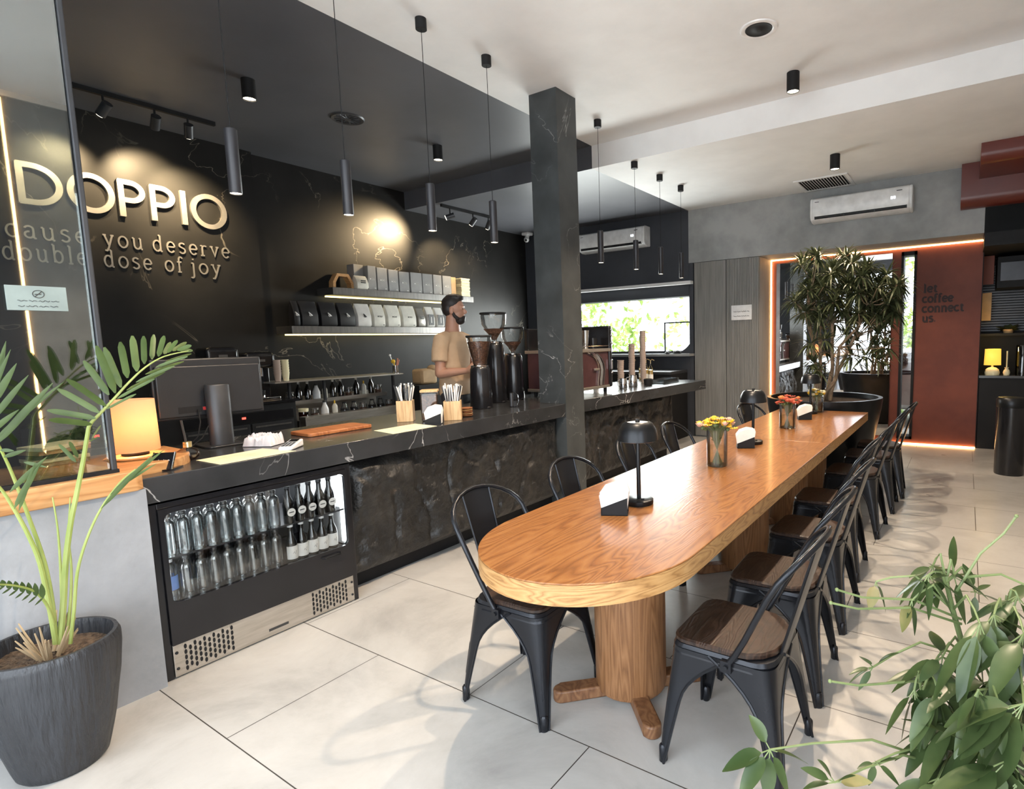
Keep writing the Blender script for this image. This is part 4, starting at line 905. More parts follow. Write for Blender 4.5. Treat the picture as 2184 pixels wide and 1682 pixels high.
t = thing('card_terminal', 'white card payment terminal with keypad on the bar counter', 'card terminal', (-3.10, 1.655, CZ), math.radians(38))
b = MB(); b.loft([[Vector((x, y, z)) for x, y, z in ((-.035, -.075, 0), (.035, -.075, 0), (.035, .075, 0), (-.035, .075, 0))], [Vector((x, y, z)) for x, y, z in ((-.035, -.075, .018), (.035, -.075, .018), (.035, .075, .040), (-.035, .075, .040))]]); b.build('body', 'white_plastic', t, bevel=.006)
kb = MB()
for i in range(4):
    for j in range(3): x = -.018+j*.018; y = -.055+i*.018; kb.box(x-.006, x+.006, y-.006, y+.006, .022+.0026*i, .0245+.0026*i)
kb.build('keypad', 'dark_grey', t, smooth=False)
MB().add([(-.024, .018, .0335), (.024, .018, .0335), (.024, .062, .040), (-.024, .062, .040)], [(0, 1, 2, 3)]).build('display', 'black_gloss', t, smooth=False)
t = thing('folded_cloth', 'crumpled pale cloth bundle beside the card terminal', 'cloth', (-3.36, 1.64, CZ), .5)
b = MB(); vs = []; n1, n2 = 26, 26
for i in range(n1+1):
    for j in range(n2+1):
        u, v = i/n1*2-1, j/n2*2-1; rr_ = max(abs(u), abs(v)); h = .060*max(0, 1-rr_**4)**.5 if rr_ < 1 else 0
        wv = .014*noise.noise(Vector((u*3, v*7, 2)))+.010*noise.noise(Vector((u*9, v*4, 5)))
        vs.append((u*(.085+.1*wv), v*(.06+.2*wv), max(.002, h+wv*(h > 0)*1.6)))
b.add(vs, [(i*(n2+1)+j, (i+1)*(n2+1)+j, (i+1)*(n2+1)+j+1, i*(n2+1)+j+1) for i in range(n1) for j in range(n2)]); b.build('cloth', plain('pale_cloth', (.62, .60, .62), .9), t, sharp=60)
b = MB(); b.prism(rr(-.22, .22, -.115, .115, .025), 0, .022)
t = b.build('cutting_board', 'board_wood', None, (-3.475, 2.13, CZ), rotz=math.radians(90), bevel=.004); tag(t, 'reddish wooden cutting board lying on the bar counter', 'cutting board')
# straw boxes
def strawbox(label, x, y, rz, s, hh, straws, mat_s, seed):
    rd = random.Random(seed)
    t = thing('straw_box', label, 'box', (x, y, CZ), rz)
    w_ = .008
    b = MB(); b.box(-s, s, -s, -s+w_, 0, hh); b.box(-s, s, s-w_, s, 0, hh); b.box(-s, -s+w_, -s+w_, s-w_, 0, hh); b.box(s-w_, s, -s+w_, s-w_, 0, hh); b.box(-s+w_, s-w_, -s+w_, s-w_, 0, w_)
    b.build('wooden_box', 'light_wood', t, smooth=False, bevel=.001)
    for k in range(straws):
        x0, y0 = rd.uniform(-s+.014, s-.014), rd.uniform(-s+.014, s-.014); dx, dy = x0*.45+rd.uniform(-.012, .012), y0*.45+rd.uniform(-.012, .012)
        h = hh+rd.uniform(.085, .125)
        MB().tube([(x0*.6, y0*.6, .012), (x0, y0, hh), (x0+dx, y0+dy, h)], .0042, 7).build('straw', mat_s[k % len(mat_s)], t)
    return t
strawbox('pale wooden box of wrapped grey straws, left of the black canister', -3.41, 2.66, .75, .055, .150, 38, ['glass_bottle', 'white_paper', 'dark_grey', 'white_plastic'], 2)
strawbox('pale wooden box of white-tipped straws between the napkins and the grinder', -3.14, 2.86, .75, .060, .137, 40, ['white_paper', 'white_plastic', 'dark_grey'], 5)
t = thing('storage_jar', 'square glass jar of dark beans with wooden lid between the straw boxes', 'jar', (-3.27, 2.765, CZ), .75)
MB().box(-.058, .058, -.058, .058, 0, .205).build('glass_body', 'glass_clear', t, bevel=.008)
MB().box(-.053, .053, -.053, .053, .006, .185).build('contents', 'beans', t, bevel=.008)
MB().box(-.061, .061, -.061, .061, .206, .222).build('lid', 'light_wood', t, bevel=.003)
MB().box(.0585, .0595, -.03, .03, .04, .12).build('label', 'mark_dark', t, smooth=False)
CO = plain('terracotta_saucer', (.30, .12, .05), .5); CO2 = plain('ochre_saucer', (.50, .30, .13), .5)
for k in range(5):
    o = MB().lathe([(.002, 0), (.032, 0), (.047, .010), (.047, .013), (.002, .008)], n=24).build('saucer', CO if k % 2 == 0 else CO2, None, (-3.17, 3.02, CZ+.0135*k)); tag(o, f'small ochre and red saucer, {ORD[k]} from the bottom of the stack by the grinder', 'saucer', 'stacked saucers beside the grinder')
# coffee grinders
def grinder(label, x, y, hb, rz, cone, hop_r, hop_h, screen=True):
    t = thing('coffee_grinder', label, 'coffee grinder', (x, y, CZ), rz)
    # rear motor column, rounded
    MB().lathe([(.092, 0), (.096, .01), (.090, hb*.5), (.084, hb-.02), (.074, hb)], (-.03, 0, 0), 28).build('motor_housing', 'black_gloss', t)
    MB().prism(rr(-.105, .115, -.085, .085, .03), 0, .018).build('base_plate', 'black_gloss', t, bevel=.004)
    MB().lathe([(.076, hb), (.078, hb+.004), (.078, hb+.012), (.055, hb+.018)], (-.03, 0, 0), 28).build('collar', 'chrome', t)
    MB().box(.02, .085, -.04, .04, hb-.13, hb-.01).build('grind_head', 'black_gloss', t, bevel=.012)
    MB().cyl((.07, 0, hb-.13), (.085, 0, hb-.20), .022, .012).build('chute', 'black_matte', t)
    MB().tube([(.02, -.03, .17), (.09, -.03, .165), (.115, 0, .165), (.09, .03, .165), (.02, .03, .17)], .005, 6).build('portafilter_fork', 'chrome', t)
    if screen: MB().box(.0855, .089, -.026, .026, hb-.10, hb-.03).build('screen', plain('grey_screen', (.35, .33, .31), .3), t, smooth=False, bevel=.003)
    z0 = hb+.018
    if cone: prof = [(.022, z0), (.026, z0+.02), (.05, z0+.06), (hop_r*.93, z0+hop_h*.62), (hop_r, z0+hop_h)]; fill = [(.002, z0+.004), (.022, z0+.02), (.046, z0+.06), (hop_r*.80, z0+hop_h*.45), (.002, z0+hop_h*.47)]
    else: prof = [(.052, z0), (.060, z0+.02), (hop_r*.97, z0+hop_h*.85), (hop_r, z0+hop_h)]; fill = [(.002, z0+.003), (.050, z0+.003), (hop_r*.93, z0+hop_h*.82), (.002, z0+hop_h*.84)]
    hp = MB().lathe(prof, (-.03, 0, 0), 32, cap=False).build('hopper', 'glass_clear', t)
    MB().lathe(fill, (-.03, 0, 0), 28).build('beans', 'beans', hp)
    MB().lathe([(hop_r+.003, z0+hop_h-.006), (hop_r+.006, z0+hop_h), (hop_r+.003, z0+hop_h+.010), (.002, z0+hop_h+.013)], (-.03, 0, 0), 32).build('hopper_lid', 'black_matte', hp)
    b = MB()
    for k in range(3):
        a = k*2.1+.4; b.sphere((-.03+.068*math.cos(a), .068*math.sin(a), hb-.02), .006, 8, 6)
    b.build('screws', 'chrome', t)
    return t
grinder('short black coffee grinder full of beans in front of the shop assistant', -3.48, 3.50, .350, 2.2, False, .102, .235)
grinder('tallest black coffee grinder with a clear cone hopper, middle of the three', -3.68, 3.90, .545, 2.2, True, .118, .25)
grinder('black coffee grinder with clear cone hopper nearest the column', -3.70, 4.165, .43, 2.3, True, .108, .235)
t = thing('drip_cup_stand', 'thin wire cup stand on a round foot between the grinders', 'stand', (-3.26, 3.66, CZ))
MB().lathe([(.002, 0), (.045, 0), (.046, .004), (.002, .008)], n=24).build('foot', 'black_gloss', t)
MB().tube([(.03, 0, .005), (.05, 0, .05), (.045, 0, .10), (.01, 0, .12), (-.05, 0, .12)], .0028, 6).build('wire', 'chrome', t)
MB().cyl((-.03, 0, 0), (-.03, 0, .115), .016).build('cup', 'dark_grey', t)

# ================================================================== espresso machine and the second counter
t = thing('espresso_machine', 'large maroon and steel espresso machine right of the column', 'espresso machine', (-3.50, 4.82, CZ))
b = MB()
for x in (-.2, .22):
    for y in (-.33, .33): b.cyl((x, y, 0), (x, y, .05), .02)
b.build('feet', 'black_matte', t)
MB().box(-.25, .27, -.40, .385, .045, .075).build('tray_base', 'steel', t, smooth=False, bevel=.004)
MB().box(-.25, .262, -.385, .345, .075, .43).build('body_panel', 'maroon_panel', t, smooth=False, bevel=.006)
MB().box(-.27, .285, -.40, .36, .43, .462).build('cup_tray', 'steel', t, smooth=False, bevel=.004)
MB().box(-.27, .28, .345, .40, .05, .70).build('side_frame', 'black_gloss', t, bevel=.015)
MB().box(-.27, -.22, -.40, .36, .462, .68).build('upper_panel', 'black_gloss', t, smooth=False, bevel=.01)
mt = Matrix(((0, 0, 1, 0), (1, 0, 0, 0), (0, 1, 0, 0), (0, 0, 0, 1)))
def band(pts, w_): 
    b = MB(); ribbon(b, pts, w_, .264, .278, lambda u, v, h: (h, u, v)); return b
q = [(-.02, .425), (.06, .405), (.13, .36), (.175, .30), (.19, .24), (.18, .18), (.165, .12), (.165, .08)]
band(q, .022).build('curved_trim', 'chrome', t); band([(u-.05, v) for u, v in q], .005).build('curved_piping', 'steel', t)
band([(u+.06, v) for u, v in q], .004).build('curved_piping', 'dark_steel', t)
MB().box(.27, .29, .04, .13, .24, .262).build('maker_badge', 'steel', t, smooth=False, bevel=.003)
b = MB()
for z in (.20, .33, .52, .60, .66): b.sphere((.283, .375, z), .014, 10, 8)
b.box(.275, .29, .362, .385, .24, .34); b.build('knobs', 'chrome', t)
b = MB(); b.tube([(.0, .40, .62), (.02, .46, .63), (.05, .50, .60)], .006, 6); b.tube([(.12, .40, .40), (.12, .47, .34), (.12, .49, .16)], .006, 6); b.build('steam_wand', 'chrome', t)
b = MB(); b.tube([(.27, -.38, .49), (.27, .34, .49)], .004, 6); b.tube([(.27, -.38, .462), (.27, -.38, .49)], .004, 6); b.build('cup_rail', 'chrome', t)
for k, (x, y, r0, r1, h, mm, lb) in enumerate(((.12, -.22, .035, .045, .17, 'glass_clear', 'clear plastic cup stack on the left of the espresso machine top'), (.15, -.06, .022, .022, .15, 'dark_steel', 'ridged dark steel shaker on the espresso machine top'), (.16, .06, .03, .045, .19, 'chrome', 'tall steel jug on the espresso machine top'), (.15, .22, .045, .05, .11, 'black_gloss', 'black tamper cup at the right of the espresso machine top'))):
    o = MB().lathe([(.002, 0), (r0, 0), (r1, h), (r1-.003, h), (r0-.003, .004)], n=20).build(('cup', 'shaker', 'milk_jug', 'tamper_cup')[k], mm, None, (-3.50+x, 4.82+y, CZ+.463)); tag(o, lb, ('cup', 'shaker', 'jug', 'cup')[k])
def jug(label, x, y, s, rz):
    t = thing('milk_jug', label, 'jug', (x, y, CZ), rz)
    MB().lathe([(.002, .001), (.040*s, 0), (.043*s, .01), (.038*s, .07*s), (.036*s, .105*s), (.034*s, .105*s), (.036*s, .07*s), (.04*s, .012), (.002, .008)], n=24, cap=False).build('jug_body', 'chrome', t)
    MB().tube([(0, .036*s, .09*s), (0, .066*s, .085*s), (0, .064*s, .035*s), (0, .042*s, .025*s)], .004, 6).build('jug_handle', 'chrome', t)
    return t
jug('small steel milk jug right of the espresso machine', -3.26, 5.50, 1.1, 2.6); jug('larger steel milk jug beside the small one at the espresso machine', -3.28, 5.76, 1.28, 2.6)
t = thing('knock_box', 'round black knock box beside the milk jugs', 'knock box', (-3.22, 6.02, CZ)); MB().lathe([(.002, 0), (.05, 0), (.055, .07), (.05, .075), (.046, .02), (.002, .02)], n=24).build('box', 'black_matte', t); MB().sphere((.0, 0, .05), .022, 12, 8).build('ball', 'cream_paper', t)
PCUP = plain('taupe_paper_cup', (.42, .33, .28), .7)
CUPS = [(-3.42, 5.72, 9, .85, 'left'), (-3.44, 6.02, 16, .85, 'middle'), (-3.47, 6.36, 22, .85, 'right'), (-3.60, 6.02, 7, .85, 'rear')]
cup0 = MB().lathe([(.002, .002), (.027, .002), (.038, .092), (.041, .094), (.041, .098), (.037, .098)], n=18, cap=False).build('paper_cup', PCUP)
tag(cup0, '', 'cup'); firstc = [True]
for x, y, n, s, w_ in CUPS:
    for k in range(n):
        lb = f'taupe paper cup in the {w_} nested cup stack right of the espresso machine'
        if k == 0: lb = f'lowest taupe paper cup of the {w_} nested stack right of the espresso machine'
        if k == n-1: lb = f'topmost taupe paper cup of the {w_} nested stack right of the espresso machine'
        if firstc[0]: o = cup0; firstc[0] = False
        else: o = cup0.copy(); C.objects.link(o)
        o.location = (x+.002*math.sin(k), y, CZ+.001+k*.0265); o['label'] = lb; o['group'] = f'{w_} paper cup stack'; o['category'] = 'cup'
AMB = plain('amber_syrup', (.55, .38, .12), .3)
t0 = thing('syrup_bottle', '', 'bottle')
MB().lathe([(.002, 0), (.033, 0), (.034, .01), (.034, .15), (.014, .20), (.013, .23)], n=16).build('bottle_body', 'glass_clear', t0)
MB().lathe([(.002, .004), (.030, .005), (.030, .145), (.002, .15)], n=16).build('syrup', AMB, t0)
MB().cyl((0, 0, .23), (0, 0, .275), .006).tube([(0, 0, .27), (.02, 0, .285), (.05, 0, .27)], .005, 6).build('pump', plain('gold_pump', (.5, .38, .2), .3, .6), t0)
MB().lathe([(.0345, .03), (.0345, .09)], n=16, cap=False).build('label', 'white_paper', t0)
for k, (x, y, z) in enumerate(((-3.50, 6.62, CZ), (-3.62, 6.72, CZ), (-3.80, 6.66, CZ), (-3.75, 6.82, CZ))):
    put(t0, (x, y, z), f'amber syrup bottle with pump, {ORD[k]} from the paper cups at the far counter end', 'syrup bottles at the counter end', .6)
t = thing('spray_bottle', 'white pump bottle behind the milk jugs against the bright window', 'bottle', (-3.66, 5.55, CZ))
MB().lathe([(.002, 0), (.038, 0), (.038, .16), (.014, .19)], n=18).build('bottle_body', 'white_plastic', t); MB().cyl((0, 0, .19), (0, 0, .24), .008).build('pump', 'black_matte', t)
t = thing('glass_tray', 'low clear tray of small glass dishes near the end of the far counter', 'tray', (-3.20, 6.42, CZ))
MB().box(-.10, .10, -.22, .22, 0, .008).box(-.10, -.095, -.22, .22, .008, .05).box(.095, .10, -.22, .22, .008, .05).box(-.095, .095, -.22, -.215, .008, .05).box(-.095, .095, .215, .22, .008, .05).build('tray', 'glass_bottle', t, smooth=False)
b = MB(); b.sphere((-5.0, 0, 0), .001)
tq = thing('dark_cloth', 'dark heap of cloth on the window ledge at its right end', 'cloth', (-3.72, YE-.08, 1.263))
b = MB()
for k in range(7): b.sphere((rnd.uniform(-.14, .10), rnd.uniform(-.03, .03), .012+rnd.random()*.02), .035, 10, 6, (1.3, 1, .6))
b.build('cloth', 'black_matte', tq)

# ================================================================== wall shelves with coffee bags
def wshelf(label, y0, y1, zt):
    t = thing('wall_shelf', label, 'shelf', (0, 0, 0))
    MB().box(-6.66, -6.33, y0, y1, zt-.085, zt).build('shelf_board', 'dark_steel', t, smooth=False, bevel=.003)
    MB().box(-6.60, -6.575, y0+.06, y1-.12, zt-.099, zt-.0855).build('light_strip', 'led_yellow', t, smooth=False)
    l = bpy.data.lights.new('shelf_strip', 'AREA'); l.shape = 'RECTANGLE'; l.size = y1-y0-.2; l.size_y = .02; l.energy = 0.9; l.color = (1, .8, .4)
    o = bpy.data.objects.new('shelf_strip', l); C.objects.link(o); o.location = (-6.59, (y0+y1)/2, zt-.104); o.rotation_euler = (0, math.radians(15), math.radians(90)); o.rotation_euler = (0, 0, math.radians(90))
wshelf('lower dark wall shelf with a yellow light strip holding black and white bags', 3.50, 6.0, 1.735)
wshelf('upper dark wall shelf with a yellow light strip holding grey boxes', 4.02, 6.29, 2.195)
def bag(name, label, y0, y1, z, h, mat, mark, group, x=-6.40, box=False, mm='mark_dark'):
    yc = (y0+y1)/2; hw = (y1-y0)/2-.004; t = thing(name, label, 'box' if box else 'bag', (x, yc, z), rnd.uniform(-.05, .05), group)
    d = .05
    if box: MB().box(-.10, .03, -hw, hw, 0, h).build('carton', mat, t, smooth=False, bevel=.003)
    else:
        rg = []
        for zz, dd, ww in ((0, .045, .94), (.02, .055, 1), (h*.45, .055, .99), (h*.8, .030, 1), (h*.97, .006, 1), (h, .005, .99)):
            rg.append([Vector((-.04+dx*dd, s*hw*ww, zz)) for dx, s in ((1.25, -.92), (1.35, -.4), (1.35, .4), (1.25, .92), (.2, 1), (-1, .9), (-1, -.9), (.2, -1))])
        MB().loft(rg).build('pouch', mat, t, bevel=.004, sharp=60)
    fx = .0315 if box else .036
    if mark == 'dots':
        b = MB()
        for k in (-1, 0, 1):
            cpt = (fx, k*.026, h*.46); ring = [(fx, k*.026+.0095*math.cos(a), h*.46+.0095*math.sin(a)) for a in [q*math.pi/6 for q in range(12)]]
            if k == -1: b.add(ring, [tuple(range(12))])
            else: b.tube(ring, .0018, 5, closed=True)
        b.box(fx-.001, fx+.001, hw*.45, hw*.45+.022, h*.07, h*.10); b.build('print', mm, t)
    elif mark == 'bird':
        b = MB(); b.tube([(fx, -.020, h*.56), (fx, -.008, h*.50), (fx, .008, h*.44), (fx, .024, h*.42)], [.004, .009, .011, .004], 6); b.tube([(fx, -.008, h*.50), (fx, -.014, h*.42), (fx, .004, h*.40)], .004, 5); b.build('print', mm, t)
    elif mark == 'panel':
        p_ = MB().box(fx-.002, fx+.001, -hw*.62, hw*.62, h*.10, h*.62).build('label', 'black_bag', t, smooth=False); MB().box(fx+.001, fx+.002, -.006, .006, h*.2, h*.5).build('print', 'mark_light', p_, smooth=False)
    elif mark == 'lines':
        b = MB(); 
        for k in range(2): b.box(fx, fx+.002, -hw*.4, hw*.4, h*.42+k*.022, h*.42+k*.022+.014)
        b.build('print', mm, t, smooth=False)
    return t
zl = 1.736
def shY(px): return atX(px, 670, -6.36).y
def shY2(px): return atX(px, 610, -6.36).y
lo = [(627, 642, 'black_bag', 'bird'), (643, 682, 'black_bag', 'bird'), (685, 722, 'black_bag', 'bird'), (724, 761, 'black_bag', 'bird'), (762, 795, 'white_bag', 'bird'), (797, 824, 'cream_bag', 'dots'), (826, 857, 'cream_bag', 'dots'), (859, 890, 'cream_bag', 'dots')]
LB = ['narrow edge of black coffee bag at the left end of the lower shelf', 'black coffee bag with a small white bird print, first full one on the lower shelf', 'black coffee bag with a white bird print, second full one on the lower shelf', 'black coffee bag with a white bird print next to the white bag',
      'white coffee bag with a dark bird print beside the black bags', 'cream coffee bag with three dots, first right of the bird bag', 'cream coffee bag with three dots, middle of the three', 'cream coffee bag with three dots beside the clear pouch']
for (a, z_, mm_, mk), lb in zip(lo, LB): bag('coffee_bag', lb, shY(a), shY(z_), zl, .285, mm_, mk, 'bags on the lower wall shelf', mm='mark_light' if mm_ == 'black_bag' else 'mark_dark')
bag('coffee_pouch', 'clear silver pouch of beans on the lower shelf between cream and panel bags', shY(892), shY(909), zl, .26, 'letter_metal', 'lines', 'bags on the lower wall shelf')
bag('coffee_pouch', 'white pouch with black panel left of its twin by the man\'s head', shY(911), shY(929), zl, .285, 'white_bag', 'panel', 'bags on the lower wall shelf')
bag('coffee_pouch', 'white pouch with black panel nearest the man\'s head', shY(931), shY(949), zl, .28, 'white_bag', 'panel', 'bags on the lower wall shelf')
zu = 2.196
up = [(787, 805, .30, 'grey_bag'), (806, 829, .29, 'grey_bag'), (830, 852, .28, 'grey_bag'), (853, 875, .27, 'grey_bag'), (877, 902, .275, 'grey_bag'), (903, 924, .275, 'grey_bag'), (925, 944, .275, 'grey_bag'), (945, 964, .275, 'grey_bag')]
for k, (a, z_, h, mm_) in enumerate(up): bag('coffee_carton', f'tall grey coffee carton with three dots, {ORD[k]} from the left on the upper shelf', shY2(a), shY2(z_), zu, h, mm_, 'dots', 'grey cartons on the upper shelf', -6.40, True, 'mark_light')
bag('coffee_carton', 'larger pale grey carton standing behind the cream pouch on the upper shelf', shY2(764), shY2(786), zu, .31, 'grey_bag', '', 'grey cartons on the upper shelf', -6.47, True)
bag('coffee_carton', 'tan carton beside the bright paper stack on the upper shelf', shY2(965), shY2(976), zu, .27, 'kraft', '', 'end cartons on the upper shelf', -6.42, True)
bag('coffee_pouch', 'small cream pouch with dark lines on the left of the upper shelf', shY2(757), shY2(784), zu, .165, 'cream_bag', 'lines', 'pouch on the upper shelf', -6.35)
t = thing('paper_stack', 'bright stack of cream filter papers at the right end of the upper shelf', 'paper stack', (-6.40, shY2(991), zu))
for k in range(12): MB().box(-.07+.004*math.sin(k*2), .06+.004*math.sin(k*3), -.085+.004*math.sin(k*5), .085+.004*math.cos(k*4), k*.022, k*.022+.0215).build('filter_pack', 'cream_paper', t, smooth=False, bevel=.004)
# wooden arch holder
t = thing('wooden_dripper_stand', 'wooden arch dripper stand at the left end of the upper shelf', 'stand', (-6.43, (shY2(714)+shY2(757))/2, zu), 0)
yy = [(-.12, 0), (-.115, .07), (-.065, .155), (.065, .155), (.115, .07), (.12, 0)]
b = MB(); ribbon(b, yy, .017, -.045, .045, lambda u, v, h: (h, u, v)); b.build('wooden_arch', wood('stand_wood', (.60, .36, .17), (.5, .27, .11), (.35, .17, .06), (4, 9, 9)), t, smooth=False)

# ================================================================== back bar along the black wall
t = thing('oven_unit', 'black back-bar cabinet with red indicators below the brewers', 'cabinet', (0, 0, 0))
MB().box(-6.55, -6.02, 1.2, 3.30, 0, .93).build('cabinet_body', 'black_matte', t, smooth=False, bevel=.004)
MB().box(-6.56, -5.99, 1.18, 3.33, .93, .955).build('worktop', 'black_gloss', t, smooth=False)
for y0, y1 in ((1.32, 1.98), (2.25, 2.82), (2.84, 3.26)):
    d = MB().box(-6.02, -6.005, y0, y1, .10, .74).build('drawer', 'black_plastic', t, smooth=False, bevel=.003)
    MB().box(-6.005, -5.998, y0+.03, y1-.03, .70, .715).build('handle', 'dark_steel', d, smooth=False)
for y0, y1, yr in ((1.32, 1.98, 1.62), (2.25, 3.26, 2.75)):
    d = MB().box(-6.02, -6.003, y0, y1, .76, .86).build('control_panel', 'black_gloss', t, smooth=False, bevel=.003); MB().box(-6.003, -6.0, yr, yr+.035, .80, .82).build('indicator', 'led_red', d, smooth=False)
def brewer(label, y, h):
    t = thing('coffee_brewer', label, 'coffee machine', (-6.25, y, .956))
    MB().box(-.16, .10, -.15, .15, h-.17, h).build('brew_head', 'black_gloss', t, bevel=.045, seg=4)
    MB().box(-.16, -.03, -.14, .14, .02, h-.12).build('rear_body', 'black_gloss', t, bevel=.01)
    MB().box(-.16, .14, -.15, .15, 0, .03).build('drip_tray', 'chrome', t, bevel=.004)
    MB().cyl((.05, 0, h-.25), (.05, 0, h-.16), .03).build('group_head', 'chrome', t)
    MB().box(.101, .104, -.04, .04, h-.10, h-.075).build('maker_plate', 'dark_steel', t, smooth=False)
    b = MB(); b.tube([(.10, -.13, h-.03), (.108, -.13, h-.14)], .006, 6); b.tube([(.10, .13, h-.03), (.108, .13, h-.14)], .006, 6); b.build('trim_rods', 'chrome', t)
    MB().lathe([(.002, 0), (.035, 0), (.04, .07), (.036, .07), (.03, .005)], (.05, 0, .032), 18).build('carafe', 'chrome', t)
brewer('black rounded coffee brewer above the left half of the monitor', 2.70, .56); brewer('black and chrome coffee brewer at the right edge of the monitor', 3.05, .50)
# raised metal ledge and cup stacks
t = thing('raised_ledge', 'long metal ledge above the bottle rack lit along its edge', 'shelf', (0, 0, 0))
MB().box(-6.45, -6.05, 3.12, 4.72, 1.125, 1.14).build('ledge_board', 'steel', t, smooth=False)
for y in (3.35, 3.75, 4.68): MB().box(-6.23, -6.20, y-.012, y+.012, .745 if y < 4.65 else .70, 1.125).build('post', 'dark_grey', t, smooth=False)
for k in range(2):
    for q in range(6):
        o = MB().lathe([(.002, .002), (.026, .002), (.037, .09), (.04, .094), (.036, .094)], n=16, cap=False).build('paper_cup', 'cream_paper' if k else PCUP, None, (-6.14, 3.20+k*.085, 1.141+q*.027)); tag(o, f'paper cup, {ORD[q]} from the bottom of the {"right" if k else "left"} stack on the metal ledge', 'cup', f'{"right" if k else "left"} cup stack on the ledge')
t = thing('bottle_rack', 'two-tier steel rack of syrup bottles and jars behind the cutting board', 'rack', (0, 0, 0))
MB().box(-6.10, -5.98, 3.37, 4.62, .60, .745).box(-6.55, -6.10, 3.37, 4.62, .60, .70).box(-6.55, -6.50, 3.37, 4.62, .70, .93).build('lower_tray', 'steel', t, smooth=False, bevel=.003)
MB().box(-6.50, -6.27, 3.37, 4.62, .86, .885).box(-6.28, -6.265, 3.37, 4.62, .885, .905).build('upper_tray', 'steel', t, smooth=False)
MB().box(-6.5, -6.05, 3.38, 4.60, 0, .6).build('rack_base', 'black_matte', t, smooth=False)
kinds = []
def mkbottle(nm, body, prof, cap_m, capr, caph, fillm=None):
    t = thing(nm, '', 'bottle' if nm != 'jar' else 'jar'); MB().lathe(prof, n=14).build('bottle_body', body, t)
    if fillm: MB().lathe([(.002, .003), (prof[1][0]-.004, .004), (prof[1][0]-.004, prof[-1][1]*.55), (.002, prof[-1][1]*.56)], n=12).build('contents', fillm, t)
    MB().lathe([(capr, prof[-1][1]-.004), (capr, prof[-1][1]+caph), (.002, prof[-1][1]+caph+.002)], n=12).build('cap', cap_m, t); return t
kd = [('jar', 'glass_clear', [(.002, 0), (.045, 0), (.048, .05), (.040, .10)], 'dark_steel', .042, .015, 'beans'),
      ('milk_bottle', 'white_plastic', [(.002, 0), (.042, 0), (.042, .09), (.018, .15), (.017, .17)], 'mark_dark', .02, .02, None),
      ('sauce_jar', 'glass_amber', [(.002, 0), (.05, 0), (.05, .07), (.046, .09)], 'cream_paper', .052, .03, 'petal_red'),
      ('syrup_bottle', 'glass_dark', [(.002, 0), (.034, 0), (.034, .13), (.012, .18), (.012, .20)], 'mark_light', .014, .02, None),
      ('glass_carafe', 'glass_clear', [(.002, 0), (.05, 0), (.054, .03), (.03, .10), (.022, .13)], 'black_matte', .024, .012, 'black_matte'),
      ('squeeze_bottle', 'cream_bag', [(.002, 0), (.03, 0), (.03, .11), (.012, .14)], 'petal_yellow', .008, .035, None)]
pr_ = [mkbottle(*k) for k in kd]
kn = ['clear bean jar', 'white milk bottle', 'cream lidded sauce jar', 'dark syrup bottle', 'dark stoppered carafe', 'cream squeeze bottle']
row1 = [2, 0, 1, 5, 4, 4, 0, 4, 4, 0]; row2 = [0, 3, 3, 1, 5, 3, 3, 0, 3, 5, 3, 0]
for k, q in enumerate(row1): put(pr_[q], (-6.16 if k else -6.17, 3.46+k*.122, .702), f'{kn[q]}, {ORD[k]} from left in the lower row of the rack', 'bottles and jars on the bar rack')
for k, q in enumerate(row2): put(pr_[q], (-6.38, 3.44+k*.103, .886), f'{kn[q]}, {ORD[k]} from left in the upper row of the rack', 'bottles and jars on the bar rack')
t = thing('utensil_pot', 'steel pot of tools and a yellow brush on the metal ledge end', 'pot', (-6.12, 4.66, 1.141))
MB().lathe([(.002, 0), (.035, 0), (.037, .10), (.033, .10), (.031, .004)], n=18).build('pot', 'chrome', t)
b = MB(); b.tube([(0, 0, .01), (-.01, -.06, .22)], .005, 6); b.sphere((-.01, -.065, .23), .014); b.build('spoon', 'white_plastic', t)
b = MB(); b.tube([(0, 0, .02), (0, -.02, .13)], .007, 6); b.sphere((0, -.03, .15), .026); b.build('brush', 'petal_yellow', t)
b = MB(); b.tube([(0, .01, .02), (.01, .05, .17)], .008, 6); b.tube([(0, .0, .02), (.01, .03, .19)], .008, 6); b.build('wooden_handles', plain('red_wood', (.4, .12, .05), .5), t)
t = thing('paper_bag_roll', 'crumpled brown paper bag on the back bar behind the shop assistant', 'bag', (-6.0, 5.0, .98)); MB().box(-.2, .2, -.25, .35, -.98, 0).build('cabinet_base', 'black_matte', t, smooth=False)
b = MB(); b.prism([(-.1, -.12), (.1, -.12), (.1, .14), (-.1, .14)], .001, .20); b.build('paper_bag', 'kraft', t, bevel=.03)
MB().sphere((.05, .10, .20), .06, 12, 8, (1, 1.2, .8)).build('folded_top', 'kraft', t)
# ledge items at far left behind the partition
for k in range(5):
    o = MB().box(-.07, .07, -.10, .10, 0, .018).build('notebook', ('kraft', 'cream_paper', 'dark_grey')[k % 3], None, (-3.5+.005*k, 0.98 if False else .80, .986+.019*k), rotz=.1*k, smooth=False, bevel=.002); tag(o, f'small notebook, {ORD[k]} from the bottom of the pile behind the drum lamp', 'notebook', 'notebooks behind the lamp')
t = thing('wooden_tray', 'round pale wooden tray under the drum lamp', 'tray', (-3.33, 1.06, .9855)); MB().lathe([(.002, 0), (.125, 0), (.13, .006), (.125, .008), (.002, .006)], n=36).build('tray', 'cap_wood', t)
for o_ in bpy.data.objects:
    if o_.name == 'drum_lamp': o_.location = (-3.37, 1.055, .9935)

